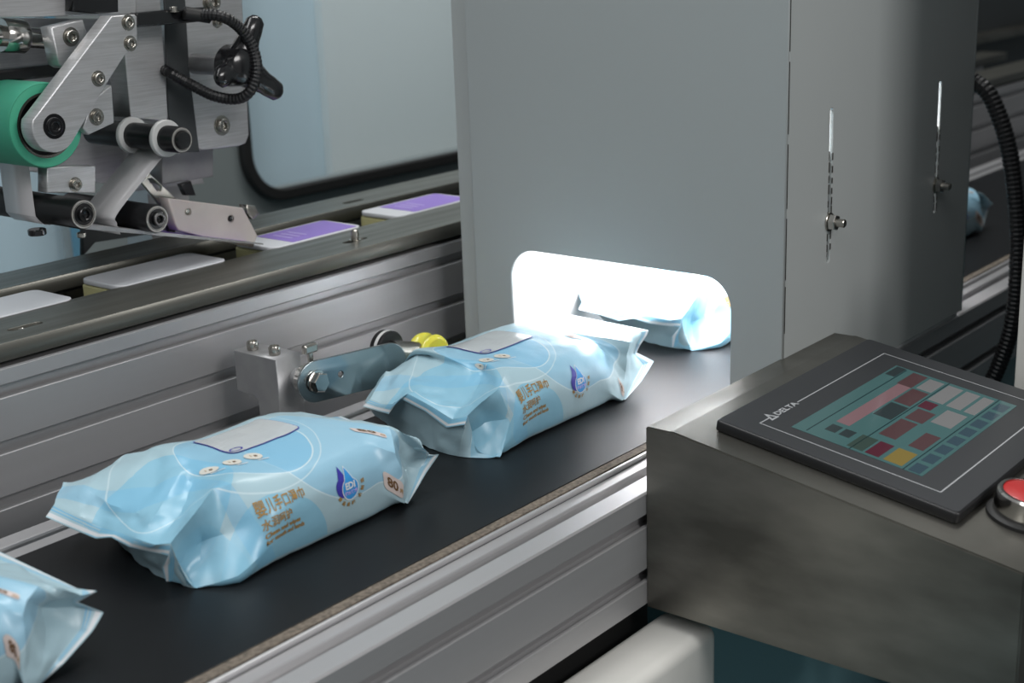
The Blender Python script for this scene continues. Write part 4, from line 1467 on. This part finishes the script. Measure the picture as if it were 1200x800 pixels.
# second window to the left
w2r = PY(84, 280, YD).x
w2 = rrect(w2r - 0.8, -0.12, w2r, 0.5, 0.01, 4)
w2o = rrect(w2r - 0.812, -0.132, w2r + 0.012, 0.512, 0.02, 4)
obj('cabinet_front', plateY([(-0.6, -0.9), (3.3, -0.9), (3.3, 1.3), (-0.6, 1.3)], YD, 0.02, 0.001, [inner, w2]), 'cab_paint', cab_, label='grey painted door face')
obj('door_gasket', plateY(outer_, YD - 0.012, 0.014, 0.003, [inner]), 'rubber', cab_, label='black rubber gasket')
obj('window_trim', plateY(w2o, YD - 0.004, 0.006, 0.001, [w2]), 'blue_edge', cab_)
obj('window_pane', box((gl - .002, YD + 0.004, gb_ - .002), (gl + 1.052, YD + 0.008, gb_ + 0.852)), 'glass', cab_, label='tinted acrylic window')
obj('window_pane', box((w2r - 0.802, YD + 0.004, -0.122), (w2r + .002, YD + 0.008, 0.502)), 'glass', cab_)
obj('cabinet_side', box((3.28, YD + 0.02, -0.9), (3.3, YD + 0.5, 1.3)), 'cab_paint', cab_)
obj('cabinet_side', box((-0.6, YD + 0.02, -0.9), (-0.58, YD + 0.5, 1.3)), 'cab_paint', cab_)
xi = PY(342, 100, YD + 0.1).x
obj('reflection_panel', box((-0.58, YD + 0.040, -0.9), (xi, YD + 0.05, 1.3)), 'pane_in_b', cab_)  # pale and bluish panels stand in for the room reflected in the panes
obj('reflection_panel', box((xi, YD + 0.026, -0.9), (3.28, YD + 0.05, 1.3)), 'pane_in', cab_)

# ------------------------------------------------------------------ things to the right of the tunnel
xk = 1.245
cps = [PX(1139, 94, xk), PX(1160, 112, xk), PX(1180, 165, xk), PX(1190, 230, xk), PX(1193, 300, xk), PX(1187, 375, xk), PX(1172, 425, xk), PX(1155, 462, xk), PX(1140, 500, xk)]
cb = obj('conduit', tube(cps, 0.0076, 12, 0.07, 0.0042), 'cable')
tag(cb, 'black corrugated conduit hanging in an arc behind the touch panel, right of the tunnel', 'cable')
pq = PX(1203, 350, 1.0)
po = obj('post', box((0.99, pq.y - 0.02, -0.9), (1.01, pq.y + 0.0015, PX(1203, 254, 1.0).z), 0.001), 'cream')
tag(po, 'thin cream upright post at the right edge of the picture', 'post')
# dark guard cabinet behind the far end of the belt
gd = thing('dark_cabinet', 'dark grey machine cabinet beyond the far end of the belt, right of the tunnel', 'cabinet', (2.6, 1.6, -0.9))
obj('body_box', box((1.9, 1.12, -0.9), (3.9, 1.46, 0.42), 0.004), 'dark', gd)
obj('cabinet_ledge', box((1.9, 1.08, 0.10), (3.9, 1.12, 0.115), 0.002), 'console', gd)

# tall box added out of view on the right to shadow the tunnel's side panel
nb = thing('shadow_caster', 'tall dark box added right of the console to cast a shadow', 'cabinet', (1.4, -0.1, -0.9))
obj('body_box', box((1.03, -0.55, -0.9), (1.75, 0.325, 1.3), 0.004), 'dark', nb)
